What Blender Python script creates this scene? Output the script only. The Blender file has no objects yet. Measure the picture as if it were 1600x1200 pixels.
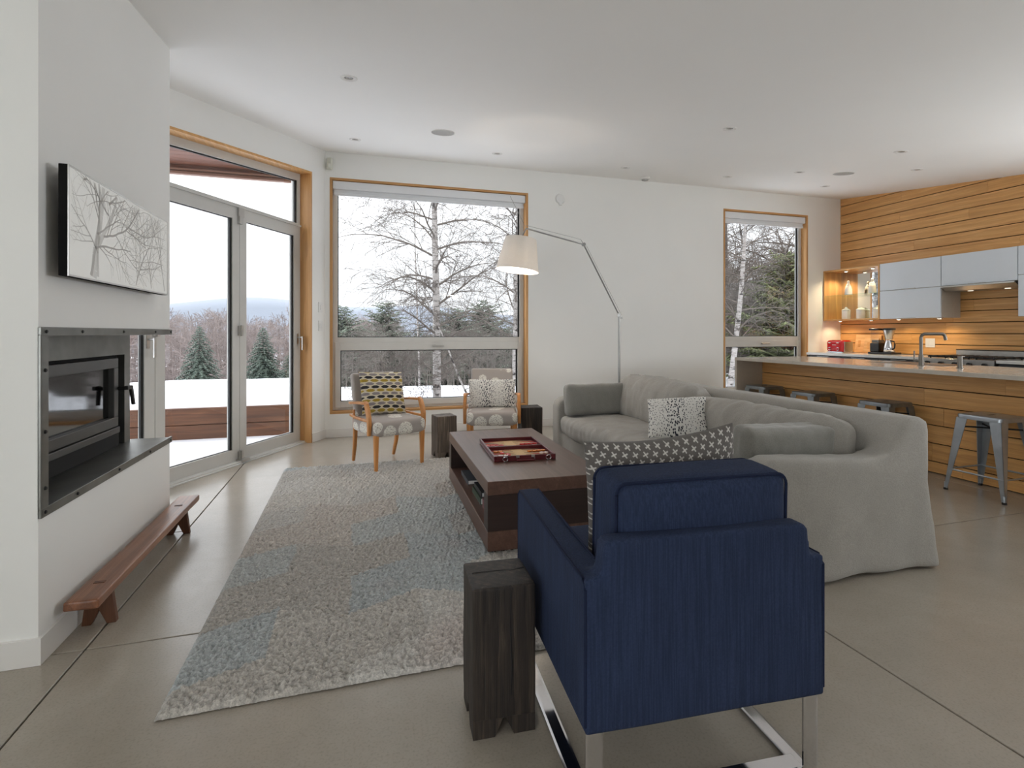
import bpy, bmesh, math, random
import numpy as np
from mathutils import Vector, Matrix, noise
PI = math.pi
rnd = random.Random(7)
SC = bpy.context.scene
COL = SC.collection

# ------------------------------------------------------------------ camera
cam_d = bpy.data.cameras.new('camera')
cam_d.sensor_width = 36; cam_d.lens = 815/1600*36; cam_d.shift_y = -0.05
cam_d.clip_start = 0.05; cam_d.clip_end = 3000
cam = bpy.data.objects.new('camera', cam_d); COL.objects.link(cam)
YAW = math.radians(16.67)
cam.location = (0, 0, 1.22); cam.rotation_euler = (PI/2, 0, -YAW)
SC.camera = cam

# ------------------------------------------------------------------ world: overcast sky
SKY_H, SKY_Z = 0.52, 2.2
w = bpy.data.worlds.new('world'); SC.world = w; w.use_nodes = True
nt = w.node_tree; nt.nodes.clear()
out = nt.nodes.new('ShaderNodeOutputWorld'); bg = nt.nodes.new('ShaderNodeBackground')
tc = nt.nodes.new('ShaderNodeTexCoord'); sep = nt.nodes.new('ShaderNodeSeparateXYZ')
nt.links.new(tc.outputs['Generated'], sep.inputs[0])
cl = nt.nodes.new('ShaderNodeClamp'); nt.links.new(sep.outputs['Z'], cl.inputs['Value'])
ml = nt.nodes.new('ShaderNodeMath'); ml.operation = 'MULTIPLY_ADD'
nt.links.new(cl.outputs[0], ml.inputs[0]); ml.inputs[1].default_value = SKY_Z-SKY_H; ml.inputs[2].default_value = SKY_H
no = nt.nodes.new('ShaderNodeTexNoise'); no.inputs['Scale'].default_value = 2.2; no.inputs['Detail'].default_value = 3
nt.links.new(tc.outputs['Generated'], no.inputs['Vector'])
mr = nt.nodes.new('ShaderNodeMapRange'); mr.inputs['To Min'].default_value = 0.95; mr.inputs['To Max'].default_value = 1.05
nt.links.new(no.outputs['Fac'], mr.inputs['Value'])
m2 = nt.nodes.new('ShaderNodeMath'); m2.operation = 'MULTIPLY'
nt.links.new(ml.outputs[0], m2.inputs[0]); nt.links.new(mr.outputs[0], m2.inputs[1])
bg.inputs['Color'].default_value = (0.945, 0.965, 1.0, 1)
nt.links.new(m2.outputs[0], bg.inputs['Strength']); nt.links.new(bg.outputs[0], out.inputs[0])

def area(name, loc, rot, sx, sy, power, color=(1, 1, 1), spread=PI):
    d = bpy.data.lights.new(name, 'AREA'); d.shape = 'RECTANGLE'; d.size = sx; d.size_y = sy
    d.energy = power; d.color = color; d.spread = spread
    o = bpy.data.objects.new(name, d); COL.objects.link(o); o.location = loc; o.rotation_euler = rot
    return o
# two added fill lights out of view, tilted up to brighten the room
area('rear_fill_light', (-3.35, -2.5, 0.9), (0, math.radians(-130), 0), 1.2, 1.8, 42, (0.90, 0.95, 1.0))
area('side_fill_light', (7.2, 0.75, 1.55), (0, math.radians(125), 0), 1.2, 2.5, 62, (0.90, 0.95, 1.0))

SC.view_settings.view_transform = 'Standard'; SC.view_settings.look = 'None'
SC.view_settings.gamma = 1; SC.view_settings.use_curve_mapping = False
SC.view_settings.exposure = 1.18
SC.cycles.max_bounces = 12; SC.cycles.diffuse_bounces = 8; SC.cycles.glossy_bounces = 4
SC.cycles.transmission_bounces = 8; SC.cycles.transparent_max_bounces = 12
SC.cycles.caustics_reflective = False; SC.cycles.caustics_refractive = False
SC.cycles.sample_clamp_indirect = 6

# ------------------------------------------------------------------ helpers
def lin(c):
    return tuple(((v/255)/12.92 if v/255 <= 0.04045 else ((v/255+0.055)/1.055)**2.4) for v in c)
MATS = {}
class N:
    """small node builder"""
    def __init__(s, name):
        s.m = bpy.data.materials.new(name); s.m.use_nodes = True; s.t = s.m.node_tree; s.t.nodes.clear()
        s.o = s.t.nodes.new('ShaderNodeOutputMaterial'); s.b = s.t.nodes.new('ShaderNodeBsdfPrincipled')
        s.t.links.new(s.b.outputs[0], s.o.inputs[0]); MATS[name] = s.m
    def n(s, kind, **kw):
        x = s.t.nodes.new(kind)
        for k, v in kw.items():
            if k in x.inputs.keys():
                x.inputs[k].default_value = v
            else:
                setattr(x, k, v)
        return x
    def l(s, a, b): s.t.links.new(a, b)
    def coord(s, scale=(1, 1, 1), rot=(0, 0, 0), rand=False, kind='Object'):
        tc = s.n('ShaderNodeTexCoord'); mp = s.n('ShaderNodeMapping')
        mp.inputs['Scale'].default_value = scale; mp.inputs['Rotation'].default_value = rot
        if rand:
            oi = s.n('ShaderNodeObjectInfo'); vm = s.n('ShaderNodeVectorMath', operation='SCALE')
            vm.inputs[0].default_value = (37.0, 51.0, 23.0); s.l(oi.outputs['Random'], vm.inputs['Scale'])
            va = s.n('ShaderNodeVectorMath', operation='ADD')
            s.l(tc.outputs[kind], va.inputs[0]); s.l(vm.outputs[0], va.inputs[1]); s.l(va.outputs[0], mp.inputs['Vector'])
        else:
            s.l(tc.outputs[kind], mp.inputs['Vector'])
        return mp.outputs[0]
    def noise(s, vec, scale, detail=4, rough=0.55, dist=0.0):
        x = s.n('ShaderNodeTexNoise'); x.inputs['Scale'].default_value = scale; x.inputs['Detail'].default_value = detail
        x.inputs['Roughness'].default_value = rough; x.inputs['Distortion'].default_value = dist; s.l(vec, x.inputs['Vector']); return x.outputs['Fac']
    def ramp(s, fac, stops):
        r = s.n('ShaderNodeValToRGB'); e = r.color_ramp.elements
        while len(e) < len(stops): e.new(0.5)
        for k, (p, c) in enumerate(stops):
            e[k].position = p; e[k].color = (*c, 1) if len(c) == 3 else c
        s.l(fac, r.inputs[0]); return r.outputs[0]
    def bump(s, h, strength=0.3, dist=0.01):
        b = s.n('ShaderNodeBump'); b.inputs['Strength'].default_value = strength; b.inputs['Distance'].default_value = dist
        s.l(h, b.inputs['Height']); s.l(b.outputs[0], s.b.inputs['Normal'])
    def mix(s, fac, a, b, mode='MIX'):
        x = s.n('ShaderNodeMix', data_type='RGBA', blend_type=mode)
        if isinstance(fac, (int, float)): x.inputs[0].default_value = fac
        else: s.l(fac, x.inputs[0])
        for sock, v in ((x.inputs[6], a), (x.inputs[7], b)):
            if isinstance(v, tuple): sock.default_value = (*v, 1) if len(v) == 3 else v
            else: s.l(v, sock)
        return x.outputs[2]
    def set(s, base=None, rough=0.5, metal=0.0, spec=None, sheen=0.0):
        if base is not None:
            if isinstance(base, tuple): s.b.inputs['Base Color'].default_value = (*base, 1)
            else: s.l(base, s.b.inputs['Base Color'])
        if isinstance(rough, float): s.b.inputs['Roughness'].default_value = rough
        else: s.l(rough, s.b.inputs['Roughness'])
        s.b.inputs['Metallic'].default_value = metal
        if spec is not None: s.b.inputs['Specular IOR Level'].default_value = spec
        if sheen: s.b.inputs['Sheen Weight'].default_value = sheen; s.b.inputs['Sheen Roughness'].default_value = 0.5
        return s.m

def plain(name, c, rough=0.5, metal=0.0, var=0.05, scale=6.0, bump=0.0, spec=None):
    k = N(name); v = k.coord(); f = k.noise(v, scale, 3)
    a = tuple(x*(1-var) for x in c); b = tuple(min(1, x*(1+var)) for x in c)
    base = k.ramp(f, [(0.3, a), (0.7, b)])
    if bump: k.bump(k.noise(v, scale*8, 2), bump, 0.004)
    return k.set(base, rough, metal, spec)

def wood(name, c1, c2, c3, axis='X', rough=0.45, scale=1.0, bump=0.08, ring=0.5, obvar=0.1):
    """stretched grain running along the local axis"""
    k = N(name)
    st = {'X': (0.6, 9, 9), 'Y': (9, 0.6, 9), 'Z': (9, 9, 0.6)}[axis]
    v = k.coord(tuple(a*scale for a in st), rand=True)
    f1 = k.noise(v, 2.0, 5, 0.62, 0.6)
    v2 = k.coord(tuple((a if a < 1 else a*0.45)*scale for a in st), rand=True)
    wv = k.n('ShaderNodeTexWave', wave_type='RINGS', rings_direction=axis, wave_profile='SAW')
    wv.inputs['Scale'].default_value = 1.3; wv.inputs['Distortion'].default_value = 5; wv.inputs['Detail'].default_value = 3
    k.l(v2, wv.inputs['Vector'])
    v3 = k.coord(tuple((a*.8 if a < 1 else a*9)*scale for a in st), rand=True)
    f3 = k.noise(v3, 2.0, 2, 0.5)
    base = k.ramp(f1, [(0.3, c1), (0.55, c2), (0.75, c3)])
    dk = tuple(x*0.72 for x in c1)
    base = k.mix(k.ramp(wv.outputs['Fac'], [(0.0, (0, 0, 0)), (1.0, (ring,)*3)]), base, dk)
    base = k.mix(k.ramp(f3, [(0.35, (0.35,)*3), (0.6, (0, 0, 0))]), base, dk)
    oi = k.n('ShaderNodeObjectInfo'); hs = k.n('ShaderNodeMapRange'); hs.inputs['To Min'].default_value = 1-obvar; hs.inputs['To Max'].default_value = 1+obvar
    k.l(oi.outputs['Random'], hs.inputs['Value'])
    vm = k.n('ShaderNodeVectorMath', operation='SCALE'); k.l(base, vm.inputs[0]); k.l(hs.outputs[0], vm.inputs['Scale'])
    k.bump(f3, bump, 0.003)
    return k.set(vm.outputs[0], rough)

def fabric(name, c, weave=900.0, strength=0.25, var=0.08, sheen=0.15, fold=0.0, streak=0.0):
    k = N(name); v = k.coord()
    f = k.noise(v, 5.0, 5, 0.6); g = k.noise(v, 180.0, 2)
    base = k.ramp(f, [(0.3, tuple(x*(1-var) for x in c)), (0.7, tuple(x*(1+var) for x in c))])
    base = k.mix(k.ramp(g, [(0.35, (0.35,)*3), (0.65, (0, 0, 0))]), base, tuple(x*0.6 for x in c))
    if streak:
        vs = k.coord((260, 260, 6)); fs = k.noise(vs, 1.0, 2)
        base = k.mix(k.ramp(fs, [(0.4, (streak,)*3), (0.6, (0, 0, 0))]), base, tuple(x*0.45 for x in c))
    h = g
    if fold:
        mm = k.n('ShaderNodeMath', operation='MULTIPLY_ADD'); ff = k.noise(v, 7.0, 4, 0.5, 0.8)
        k.l(ff, mm.inputs[0]); mm.inputs[1].default_value = fold; k.l(g, mm.inputs[2]); h = mm.outputs[0]
    k.bump(h, strength, 0.004)
    return k.set(base, 0.9, 0, 0.2, sheen)

def vcol(name, rough=0.9, bump=0.3, scale=300.0, sheen=0.1):
    k = N(name); a = k.n('ShaderNodeVertexColor'); a.layer_name = 'Col'
    v = k.coord(); g = k.noise(v, scale, 2)
    base = k.mix(k.ramp(g, [(0.35, (0.3,)*3), (0.65, (0, 0, 0))]), a.outputs[0], (0.05, 0.05, 0.05))
    k.bump(g, bump, 0.004)
    return k.set(base, rough, 0, 0.2, sheen)

def link(o, parent=None):
    COL.objects.link(o)
    if parent is not None: o.parent = parent
    return o
def tag(o, label=None, cat=None, group=None, kind=None):
    if label: o['label'] = label
    if cat: o['category'] = cat
    if group: o['group'] = group
    if kind: o['kind'] = kind
    return o
def thing(name, label, cat, loc=(0, 0, 0), rz=0.0, group=None, rot=None):
    o = bpy.data.objects.new(name, None); o.empty_display_size = 0.1; link(o)
    o.location = loc; o.rotation_euler = rot if rot else (0, 0, rz)
    return tag(o, label, cat, group)
def copy_tree(o, parent=None):
    c = o.copy(); COL.objects.link(c); c.parent = parent
    for ch in list(o.children): copy_tree(ch, c)
    return c

class MB:
    def __init__(s): s.bm = bmesh.new()
    def box(s, x0, x1, y0, y1, z0, z1, bev=0.0, seg=2):
        t = bmesh.new(); bmesh.ops.create_cube(t, size=1)
        for v in t.verts:
            v.co = Vector(((x0+x1)/2+v.co.x*(x1-x0), (y0+y1)/2+v.co.y*(y1-y0), (z0+z1)/2+v.co.z*(z1-z0)))
        if bev: bmesh.ops.bevel(t, geom=list(t.edges), offset=bev, segments=seg, affect='EDGES', profile=0.5)
        s.add(t); return s
    def obox(s, M, sx, sy, sz, bev=0.0, seg=2):
        t = bmesh.new(); bmesh.ops.create_cube(t, size=1)
        for v in t.verts: v.co = Vector((v.co.x*sx, v.co.y*sy, v.co.z*sz))
        if bev: bmesh.ops.bevel(t, geom=list(t.edges), offset=bev, segments=seg, affect='EDGES', profile=0.5)
        bmesh.ops.transform(t, matrix=M, verts=t.verts); s.add(t); return s
    def add(s, t):
        me = bpy.data.meshes.new('tmp'); t.to_mesh(me); t.free(); s.bm.from_mesh(me); bpy.data.meshes.remove(me)
    def cyl(s, p0, p1, r0, r1=None, n=16, cap=True):
        r1 = r0 if r1 is None else r1
        p0 = Vector(p0); p1 = Vector(p1); d = (p1-p0).normalized()
        a = d.orthogonal().normalized(); b = d.cross(a)
        A = []; B = []
        for i in range(n):
            t = 2*PI*i/n; q = a*math.cos(t)+b*math.sin(t)
            A.append(s.bm.verts.new(p0+q*r0)); B.append(s.bm.verts.new(p1+q*r1))
        for i in range(n):
            j = (i+1) % n; s.bm.faces.new((A[i], A[j], B[j], B[i]))
        if cap:
            s.bm.faces.new(A[::-1]); s.bm.faces.new(B)
        return s
    def tube(s, pts, r, n=8, closed=False, flat=None):
        """round or (flat=(w,h)) rectangular sweep along points"""
        pts = [Vector(p) for p in pts]; rings = []
        L = len(pts); up = Vector((0, 0, 1))
        for i, p in enumerate(pts):
            a = pts[i-1] if (i > 0 or closed) else p; b = pts[(i+1) % L] if (i < L-1 or closed) else p
            d = (b-a).normalized()
            u = up if abs(d.dot(up)) < 0.97 else Vector((0, 1, 0))
            sx = d.cross(u).normalized(); sz = sx.cross(d).normalized()
            ri = r[i] if isinstance(r, (list, tuple)) else r
            ring = []
            for k in range(n):
                t = 2*PI*(k+0.5)/n; ring.append(s.bm.verts.new(p+sx*math.cos(t)*ri+sz*math.sin(t)*ri))
            rings.append(ring)
        m = L if closed else L-1
        for i in range(m):
            A = rings[i]; B = rings[(i+1) % L]
            for k in range(n):
                j = (k+1) % n; s.bm.faces.new((A[k], A[j], B[j], B[k]))
        if not closed:
            s.bm.faces.new(rings[0][::-1]); s.bm.faces.new(rings[-1])
        return s
    def ribbon(s, pts, w, h, side=Vector((1, 0, 0))):
        """rectangular section sweep; side = constant width direction; w,h may be lists"""
        pts = [Vector(p) for p in pts]; rings = []; L = len(pts); side = Vector(side).normalized()
        for i, p in enumerate(pts):
            a = pts[max(i-1, 0)]; b = pts[min(i+1, L-1)]; d = (b-a).normalized(); nrm = side.cross(d).normalized()
            wi = w[i] if isinstance(w, (list, tuple)) else w; hi = h[i] if isinstance(h, (list, tuple)) else h
            rings.append([s.bm.verts.new(p+side*x*wi/2+nrm*z*hi/2) for x, z in
                          ((-1, -.6), (-.7, -1), (.7, -1), (1, -.6), (1, .6), (.7, 1), (-.7, 1), (-1, .6))])
        for i in range(L-1):
            for k in range(8):
                j = (k+1) % 8; s.bm.faces.new((rings[i][k], rings[i][j], rings[i+1][j], rings[i+1][k]))
        s.bm.faces.new(rings[0][::-1]); s.bm.faces.new(rings[-1]); return s
    def lathe(s, prof, n=24, M=None, cap=True):
        rings = []
        for r, z in prof:
            rings.append([s.bm.verts.new(Vector((r*math.cos(2*PI*i/n), r*math.sin(2*PI*i/n), z))) for i in range(n)])
        nv = [v for q in rings for v in q]
        for a, b in zip(rings, rings[1:]):
            for i in range(n):
                j = (i+1) % n; s.bm.faces.new((a[i], a[j], b[j], b[i]))
        if cap:
            s.bm.faces.new(rings[0][::-1]); s.bm.faces.new(rings[-1])
        if M is not None:
            for v in nv: v.co = M @ v.co
        return s
    def prism(s, poly, ext, bev=0.0, seg=2):
        """poly: list of 3D points (planar), ext: vector"""
        t = bmesh.new(); ext = Vector(ext)
        A = [t.verts.new(Vector(p)) for p in poly]; B = [t.verts.new(Vector(p)+ext) for p in poly]
        t.faces.new(A[::-1]); t.faces.new(B)
        for i in range(len(A)):
            j = (i+1) % len(A); t.faces.new((A[i], A[j], B[j], B[i]))
        bmesh.ops.recalc_face_normals(t, faces=t.faces)
        if bev: bmesh.ops.bevel(t, geom=list(t.edges), offset=bev, segments=seg, affect='EDGES', profile=0.5)
        s.add(t); return s
    def hexa(s, c):
        """c: 8 corners bottom 4 then top 4"""
        v = [s.bm.verts.new(Vector(p)) for p in c]
        for f in ((3, 2, 1, 0), (4, 5, 6, 7), (0, 1, 5, 4), (1, 2, 6, 5), (2, 3, 7, 6), (3, 0, 4, 7)):
            s.bm.faces.new([v[i] for i in f])
        return s
    def build(s, name, m, parent=None, smooth=False, fixn=True):
        if fixn: bmesh.ops.recalc_face_normals(s.bm, faces=s.bm.faces)
        me = bpy.data.meshes.new(name); s.bm.to_mesh(me); s.bm.free()
        me.materials.append(m)
        if smooth:
            me.polygons.foreach_set('use_smooth', [True]*len(me.polygons))
            me.set_sharp_from_angle(angle=math.radians(40))
        return link(bpy.data.objects.new(name, me), parent)

def np_mesh(name, V, F, m, parent=None, smooth=True, col=None):
    me = bpy.data.meshes.new(name)
    V = np.asarray(V, dtype=np.float32); F = np.asarray(F, dtype=np.int32)
    k = F.shape[1]
    me.vertices.add(len(V)); me.vertices.foreach_set('co', V.ravel())
    me.loops.add(F.size); me.loops.foreach_set('vertex_index', F.ravel())
    me.polygons.add(len(F)); me.polygons.foreach_set('loop_start', np.arange(0, F.size, k, dtype=np.int32))
    me.update(calc_edges=True)
    if smooth: me.polygons.foreach_set('use_smooth', np.ones(len(F), dtype=bool))
    if col is not None:
        a = me.color_attributes.new('Col', 'FLOAT_COLOR', 'POINT')
        c = np.ones((len(V), 4), dtype=np.float32); c[:, :3] = col; a.data.foreach_set('color', c.ravel())
    me.materials.append(m); me.validate()
    return link(bpy.data.objects.new(name, me), parent)

def grid_faces(nu, nv, off=0, flip=False):
    i, j = np.meshgrid(np.arange(nu-1), np.arange(nv-1), indexing='ij')
    a = off+(i*nv+j).ravel(); b = a+nv; c = b+1; d = a+1
    return np.stack([a, b, c, d] if not flip else [a, d, c, b], axis=1)

def vnoise(P, seed=0, scale=1.0, octaves=3):
    """cheap smooth pseudo-noise from summed sines, P (n,3)"""
    r = np.random.RandomState(seed); out = np.zeros(len(P)); amp = 1.0; tot = 0
    for o in range(octaves):
        for _ in range(5):
            k = r.normal(size=3)*scale*(2**o); ph = r.uniform(0, 6.28)
            out += amp*np.sin(P @ k+ph)/5*1.6
        tot += amp; amp *= 0.5
    return out/tot

def pillow(name, m, w, h, th, colfn=None, nu=60, parent=None, seed=0, pinch=0.07, crease=0.006, sag=0.0, tip=0.0, power=0.42):
    """soft cushion in local XZ plane, thickness along Y, bottom edge at z=0"""
    nv = max(12, int(nu*h/w)); u = np.linspace(-1, 1, nu); v = np.linspace(-1, 1, nv)
    U, Vv = np.meshgrid(u, v, indexing='ij'); Vs = []; Fs = []; Cs = []
    for side in (1, -1):
        x = w/2*U*(1-pinch*(1-Vv**2)); z = h/2*Vv*(1-pinch*1.2*(1-U**2))
        tt = np.clip((1-np.abs(U)**2.4)*(1-np.abs(Vv)**2.4), 0, 1)**power
        z = z-sag*(1-U**2)*(Vv > 0)*Vv+tip*U*Vv
        P = np.stack([x.ravel(), (side*np.ones_like(x)).ravel(), z.ravel()], 1)
        nz = vnoise(P, seed, 9/w*0.5, 3).reshape(x.shape); n2 = vnoise(P, seed+5, 30/w*0.5, 2).reshape(x.shape)
        y = -side*(th/2*tt*(1+0.10*nz)+crease*n2*(tt**0.5))
        V = np.stack([x.ravel(), y.ravel(), (z+h/2).ravel()], 1)
        Vs.append(V); Fs.append(grid_faces(nu, nv, off=0 if side == 1 else nu*nv, flip=(side == -1)))
        if colfn is not None: Cs.append(colfn((U*w/2).ravel(), (Vv*h/2).ravel()))
    V = np.concatenate(Vs); F = np.concatenate(Fs)
    # weld rims
    idx = np.arange(len(V)).reshape(2, nu, nv); mp = np.arange(len(V))
    for sl in ((0, slice(None)), (-1, slice(None)), (slice(None), 0), (slice(None), -1)):
        mp[idx[1][sl].ravel()] = idx[0][sl].ravel()
        V[idx[0][sl].ravel(), 1] = 0
    F = mp[F]
    o = np_mesh(name, V, F, m, parent, True, np.concatenate(Cs) if Cs else None)
    return o

def softbox(name, m, sx, sy, sz, r=0.04, puff=(0, 0, 0), wr=0.0, wscale=8.0, res=0.02, parent=None, seed=0, colfn=None, wr2=0.0, taper=0.0):
    """upholstered rounded box; origin at bottom centre. puff = bulge of the X, Y, Z faces"""
    H = np.array([sx/2, sy/2, sz/2]); r = min(r, H.min()*0.98); Vs = []; Fs = []; off = 0
    for ax in range(3):
        a, b = [(1, 2), (2, 0), (0, 1)][ax]
        na = max(6, int(2*H[a]/res)); nb = max(6, int(2*H[b]/res))
        def lin_pts(hh, n):
            e = np.linspace(0, 1, 5); inner = np.linspace(-hh+r, hh-r, n)
            left = -hh+r*(1-np.cos(e*PI/2))*1.0
            return np.unique(np.concatenate([left, inner, -left[::-1]]))
        A = lin_pts(H[a], na); B = lin_pts(H[b], nb)
        AA, BB = np.meshgrid(A, B, indexing='ij')
        for sg in (1, -1):
            P = np.zeros((AA.size, 3)); P[:, a] = AA.ravel(); P[:, b] = BB.ravel(); P[:, ax] = sg*H[ax]
            inner = np.clip(P, -(H-r), H-r); d = P-inner; L = np.linalg.norm(d, axis=1, keepdims=True)
            Q = inner+d/np.maximum(L, 1e-9)*r
            Vs.append(Q); Fs.append(grid_faces(len(A), len(B), off, flip=(sg == -1))); off += len(P)
    V = np.concatenate(Vs); F = np.concatenate(Fs)
    K = np.round(V*1e4).astype(np.int64); _, ui, inv = np.unique(K, axis=0, return_index=True, return_inverse=True)
    V = V[ui]; F = inv.ravel()[F]
    U = V/H
    for ax in range(3):
        if puff[ax]:
            a, b = [(1, 2), (2, 0), (0, 1)][ax]
            V[:, ax] += np.sign(V[:, ax])*np.clip(np.abs(U[:, ax])*1.2-0.2, 0, 1)*puff[ax]*np.clip(1-U[:, a]**2, 0, 1)**.6*np.clip(1-U[:, b]**2, 0, 1)**.6
    nrm = U/np.linalg.norm(U, axis=1, keepdims=True)
    if wr: V += nrm*(wr*vnoise(V, seed, wscale, 3))[:, None]
    if wr2:
        q = vnoise(V*np.array([1, 1, .6]), seed+9, wscale*2.4, 3); V += nrm*(wr2*(1-np.abs(q))**2)[:, None]
    if taper: V[:, :2] *= (1-taper*(V[:, 2:3]/H[2]+1)/2)
    V[:, 2] += H[2]
    keep = (F[:, 0] != F[:, 1]) & (F[:, 1] != F[:, 2]) & (F[:, 2] != F[:, 3]) & (F[:, 3] != F[:, 0])
    return np_mesh(name, V, F[keep], m, parent, True, colfn(V) if colfn else None)

# ------------------------------------------------------------------ materials
WALL = plain('wall_paint', lin((235, 235, 232)), 0.6, var=0.012, scale=1.5, bump=0.03)
CEIL = plain('ceiling_paint', lin((243, 242, 239)), 0.7, var=0.01, scale=1.0)
TRIMW = plain('white_trim_paint', lin((226, 224, 220)), 0.4, var=0.01)
OAK_X = wood('oak_grain_x', lin((192, 140, 84)), lin((212, 162, 104)), lin((226, 180, 124)), 'X', 0.42)
OAK_Y = wood('oak_grain_y', lin((204, 150, 88)), lin((224, 172, 108)), lin((240, 194, 134)), 'Y', 0.36, scale=1.5, obvar=0.035, ring=0.4)
OAK_Z = wood('oak_grain_z', lin((192, 140, 84)), lin((212, 162, 104)), lin((226, 180, 124)), 'Z', 0.42)
MAPLE = wood('maple_board', lin((206, 160, 104)), lin((226, 184, 130)), lin((238, 202, 152)), 'Y', 0.5, ring=0.2)
BIRCHW = wood('chair_frame_wood', lin((186, 122, 62)), lin((204, 140, 78)), lin((216, 156, 94)), 'Z', 0.35, ring=0.25)
ALU = plain('light_grey_window_frame', lin((206, 205, 201)), 0.42, 0.0, var=0.02)
GASK = plain('black_gasket', (0.012, 0.012, 0.012), 0.5)
STEEL = plain('blackened_steel', lin((116, 116, 112)), 0.34, 0.8, var=0.25, scale=5.0)
STEELD = plain('dark_cast_iron', lin((88, 88, 86)), 0.45, 0.5, var=0.08)
SOOT = plain('soot_black', (0.008, 0.008, 0.008), 0.8)
CHROME = plain('chrome', (0.72, 0.72, 0.74), 0.08, 1.0, var=0.01)
BRUSH = plain('brushed_steel', (0.55, 0.54, 0.52), 0.28, 1.0, var=0.05, scale=20.0)
FAUC = plain('faucet_brushed_bronze_grey', lin((112, 107, 100)), 0.32, 0.9, var=0.04)
GALV = plain('galvanised_stool_steel', lin((168, 174, 180)), 0.34, 0.75, var=0.14, scale=9.0)
GALVD = plain('gunmetal_stool_steel', lin((128, 132, 134)), 0.36, 0.75, var=0.12, scale=9.0)
RUBBER = plain('black_rubber', (0.015, 0.015, 0.015), 0.7)
WALNUT_Y = wood('dark_table_wood', lin((80, 56, 46)), lin((98, 71, 60)), lin((116, 86, 74)), 'Y', 0.33, ring=0.3, obvar=0.03, bump=0.03)
WALNUT_X = wood('dark_table_wood_end', lin((40, 27, 24)), lin((50, 34, 30)), lin((60, 42, 36)), 'X', 0.4, ring=0.3, obvar=0.03, bump=0.03)
BENCHW = wood('old_pine_bench', lin((104, 64, 42)), lin((146, 98, 70)), lin((180, 132, 100)), 'Y', 0.33, ring=0.5, bump=0.25)
BENCHZ = wood('old_pine_bench_leg', lin((80, 48, 30)), lin((116, 74, 50)), lin((140, 96, 70)), 'Z', 0.5, ring=0.5, bump=0.25)
TIMB = wood('charred_beam_wood', lin((26, 23, 21)), lin((64, 53, 45)), lin((104, 89, 76)), 'Z', 0.6, scale=2.4, ring=0.7, bump=0.7, obvar=0.1)
TIMBL = wood('weathered_brown_beam', lin((72, 62, 54)), lin((120, 106, 93)), lin((156, 142, 128)), 'Z', 0.65, scale=2.0, ring=0.6, bump=0.5, obvar=0.1)
EXTW = wood('exterior_stained_cedar', lin((74, 44, 28)), lin((108, 68, 42)), lin((134, 92, 62)), 'X', 0.6, ring=0.5, bump=0.3)
EXTD = wood('exterior_dark_soffit', lin((92, 50, 30)), lin((108, 62, 40)), lin((122, 76, 52)), 'X', 0.6, ring=0.3)
EXTL = wood('exterior_fascia_edge', lin((120, 84, 66)), lin((138, 100, 80)), lin((154, 116, 96)), 'X', 0.6, ring=0.4)
SOFAF = fabric('grey_linen_slipcover', lin((162, 158, 151)), fold=1.6, strength=0.35)
SOFAC = fabric('grey_linen_cushion', lin((160, 156, 149)), fold=3.4, strength=0.5)
BOLST = fabric('grey_velvety_bolster', lin((140, 138, 132)), fold=0.8, strength=0.25, sheen=0.3)
NAVY = fabric('navy_woven_upholstery', lin((46, 57, 84)), strength=0.4, sheen=0.0, streak=0.5)
NAVYP = fabric('navy_piping', lin((28, 36, 60)), strength=0.2, sheen=0.0)
PATT = vcol('patterned_cushion_cloth')
PATTR = vcol('rug_pile', 0.95, 0.9, 160.0, 0.3)
BLIND = plain('blind_fabric', lin((224, 226, 228)), 0.7, var=0.01)
LACQ = plain('pale_blue_grey_lacquer', lin((214, 220, 226)), 0.28, var=0.008)
TAUPE = plain('taupe_quartz', lin((188, 180, 168)), 0.16, var=0.03, scale=30.0)
QUARTZ = plain('white_quartz', lin((226, 224, 220)), 0.12, var=0.03, scale=30.0)
DKCAB = plain('dark_grey_cabinet', lin((62, 66, 70)), 0.4, var=0.03)
BLACKP = plain('black_plastic', (0.015, 0.015, 0.016), 0.35)
WHITEP = plain('white_plastic', lin((228, 228, 226)), 0.4, var=0.01)
CREAMP = plain('ivory_plastic', lin((214, 214, 202)), 0.45, var=0.01)
GRILLE = plain('speaker_grille', lin((176, 174, 170)), 0.8, var=0.15, scale=250.0)
LENS = plain('downlight_reflector', lin((150, 146, 140)), 0.25, 0.6)
REDGL = plain('glossy_red_enamel', lin((190, 18, 22)), 0.15, var=0.02)
CERAM = plain('glazed_white_ceramic', lin((232, 230, 224)), 0.2, var=0.02)
COFFEE = plain('dark_coffee', (0.012, 0.008, 0.006), 0.2)
REDL = plain('maroon_leather', lin((86, 24, 30)), 0.35, var=0.1)
REDF = plain('crimson_felt', lin((150, 28, 36)), 0.9, var=0.08)
TANF = plain('tan_felt', lin((204, 172, 128)), 0.9, var=0.06)
CHKR = plain('red_checker', lin((196, 44, 40)), 0.25)
CHKO = plain('amber_checker', lin((214, 122, 40)), 0.25)
CHKW = plain('pink_white_checker', lin((236, 214, 206)), 0.25)
BARK = plain('grey_twig_bark', lin((98, 90, 84)), 0.9, var=0.25, scale=8.0)
NEEDLE = plain('spruce_needles', lin((98, 110, 100)), 0.9, var=0.25, scale=4.0)
NEEDLED = plain('pine_needles', lin((110, 118, 104)), 0.9, var=0.25, scale=4.0)
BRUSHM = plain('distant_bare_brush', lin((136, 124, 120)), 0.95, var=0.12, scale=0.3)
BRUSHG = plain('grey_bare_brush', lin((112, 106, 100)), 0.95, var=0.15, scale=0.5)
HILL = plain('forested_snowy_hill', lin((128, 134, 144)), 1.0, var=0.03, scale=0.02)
LEAFG = plain('yellow_green_needles', lin((110, 116, 82)), 0.9, var=0.3, scale=4.0)
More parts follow.
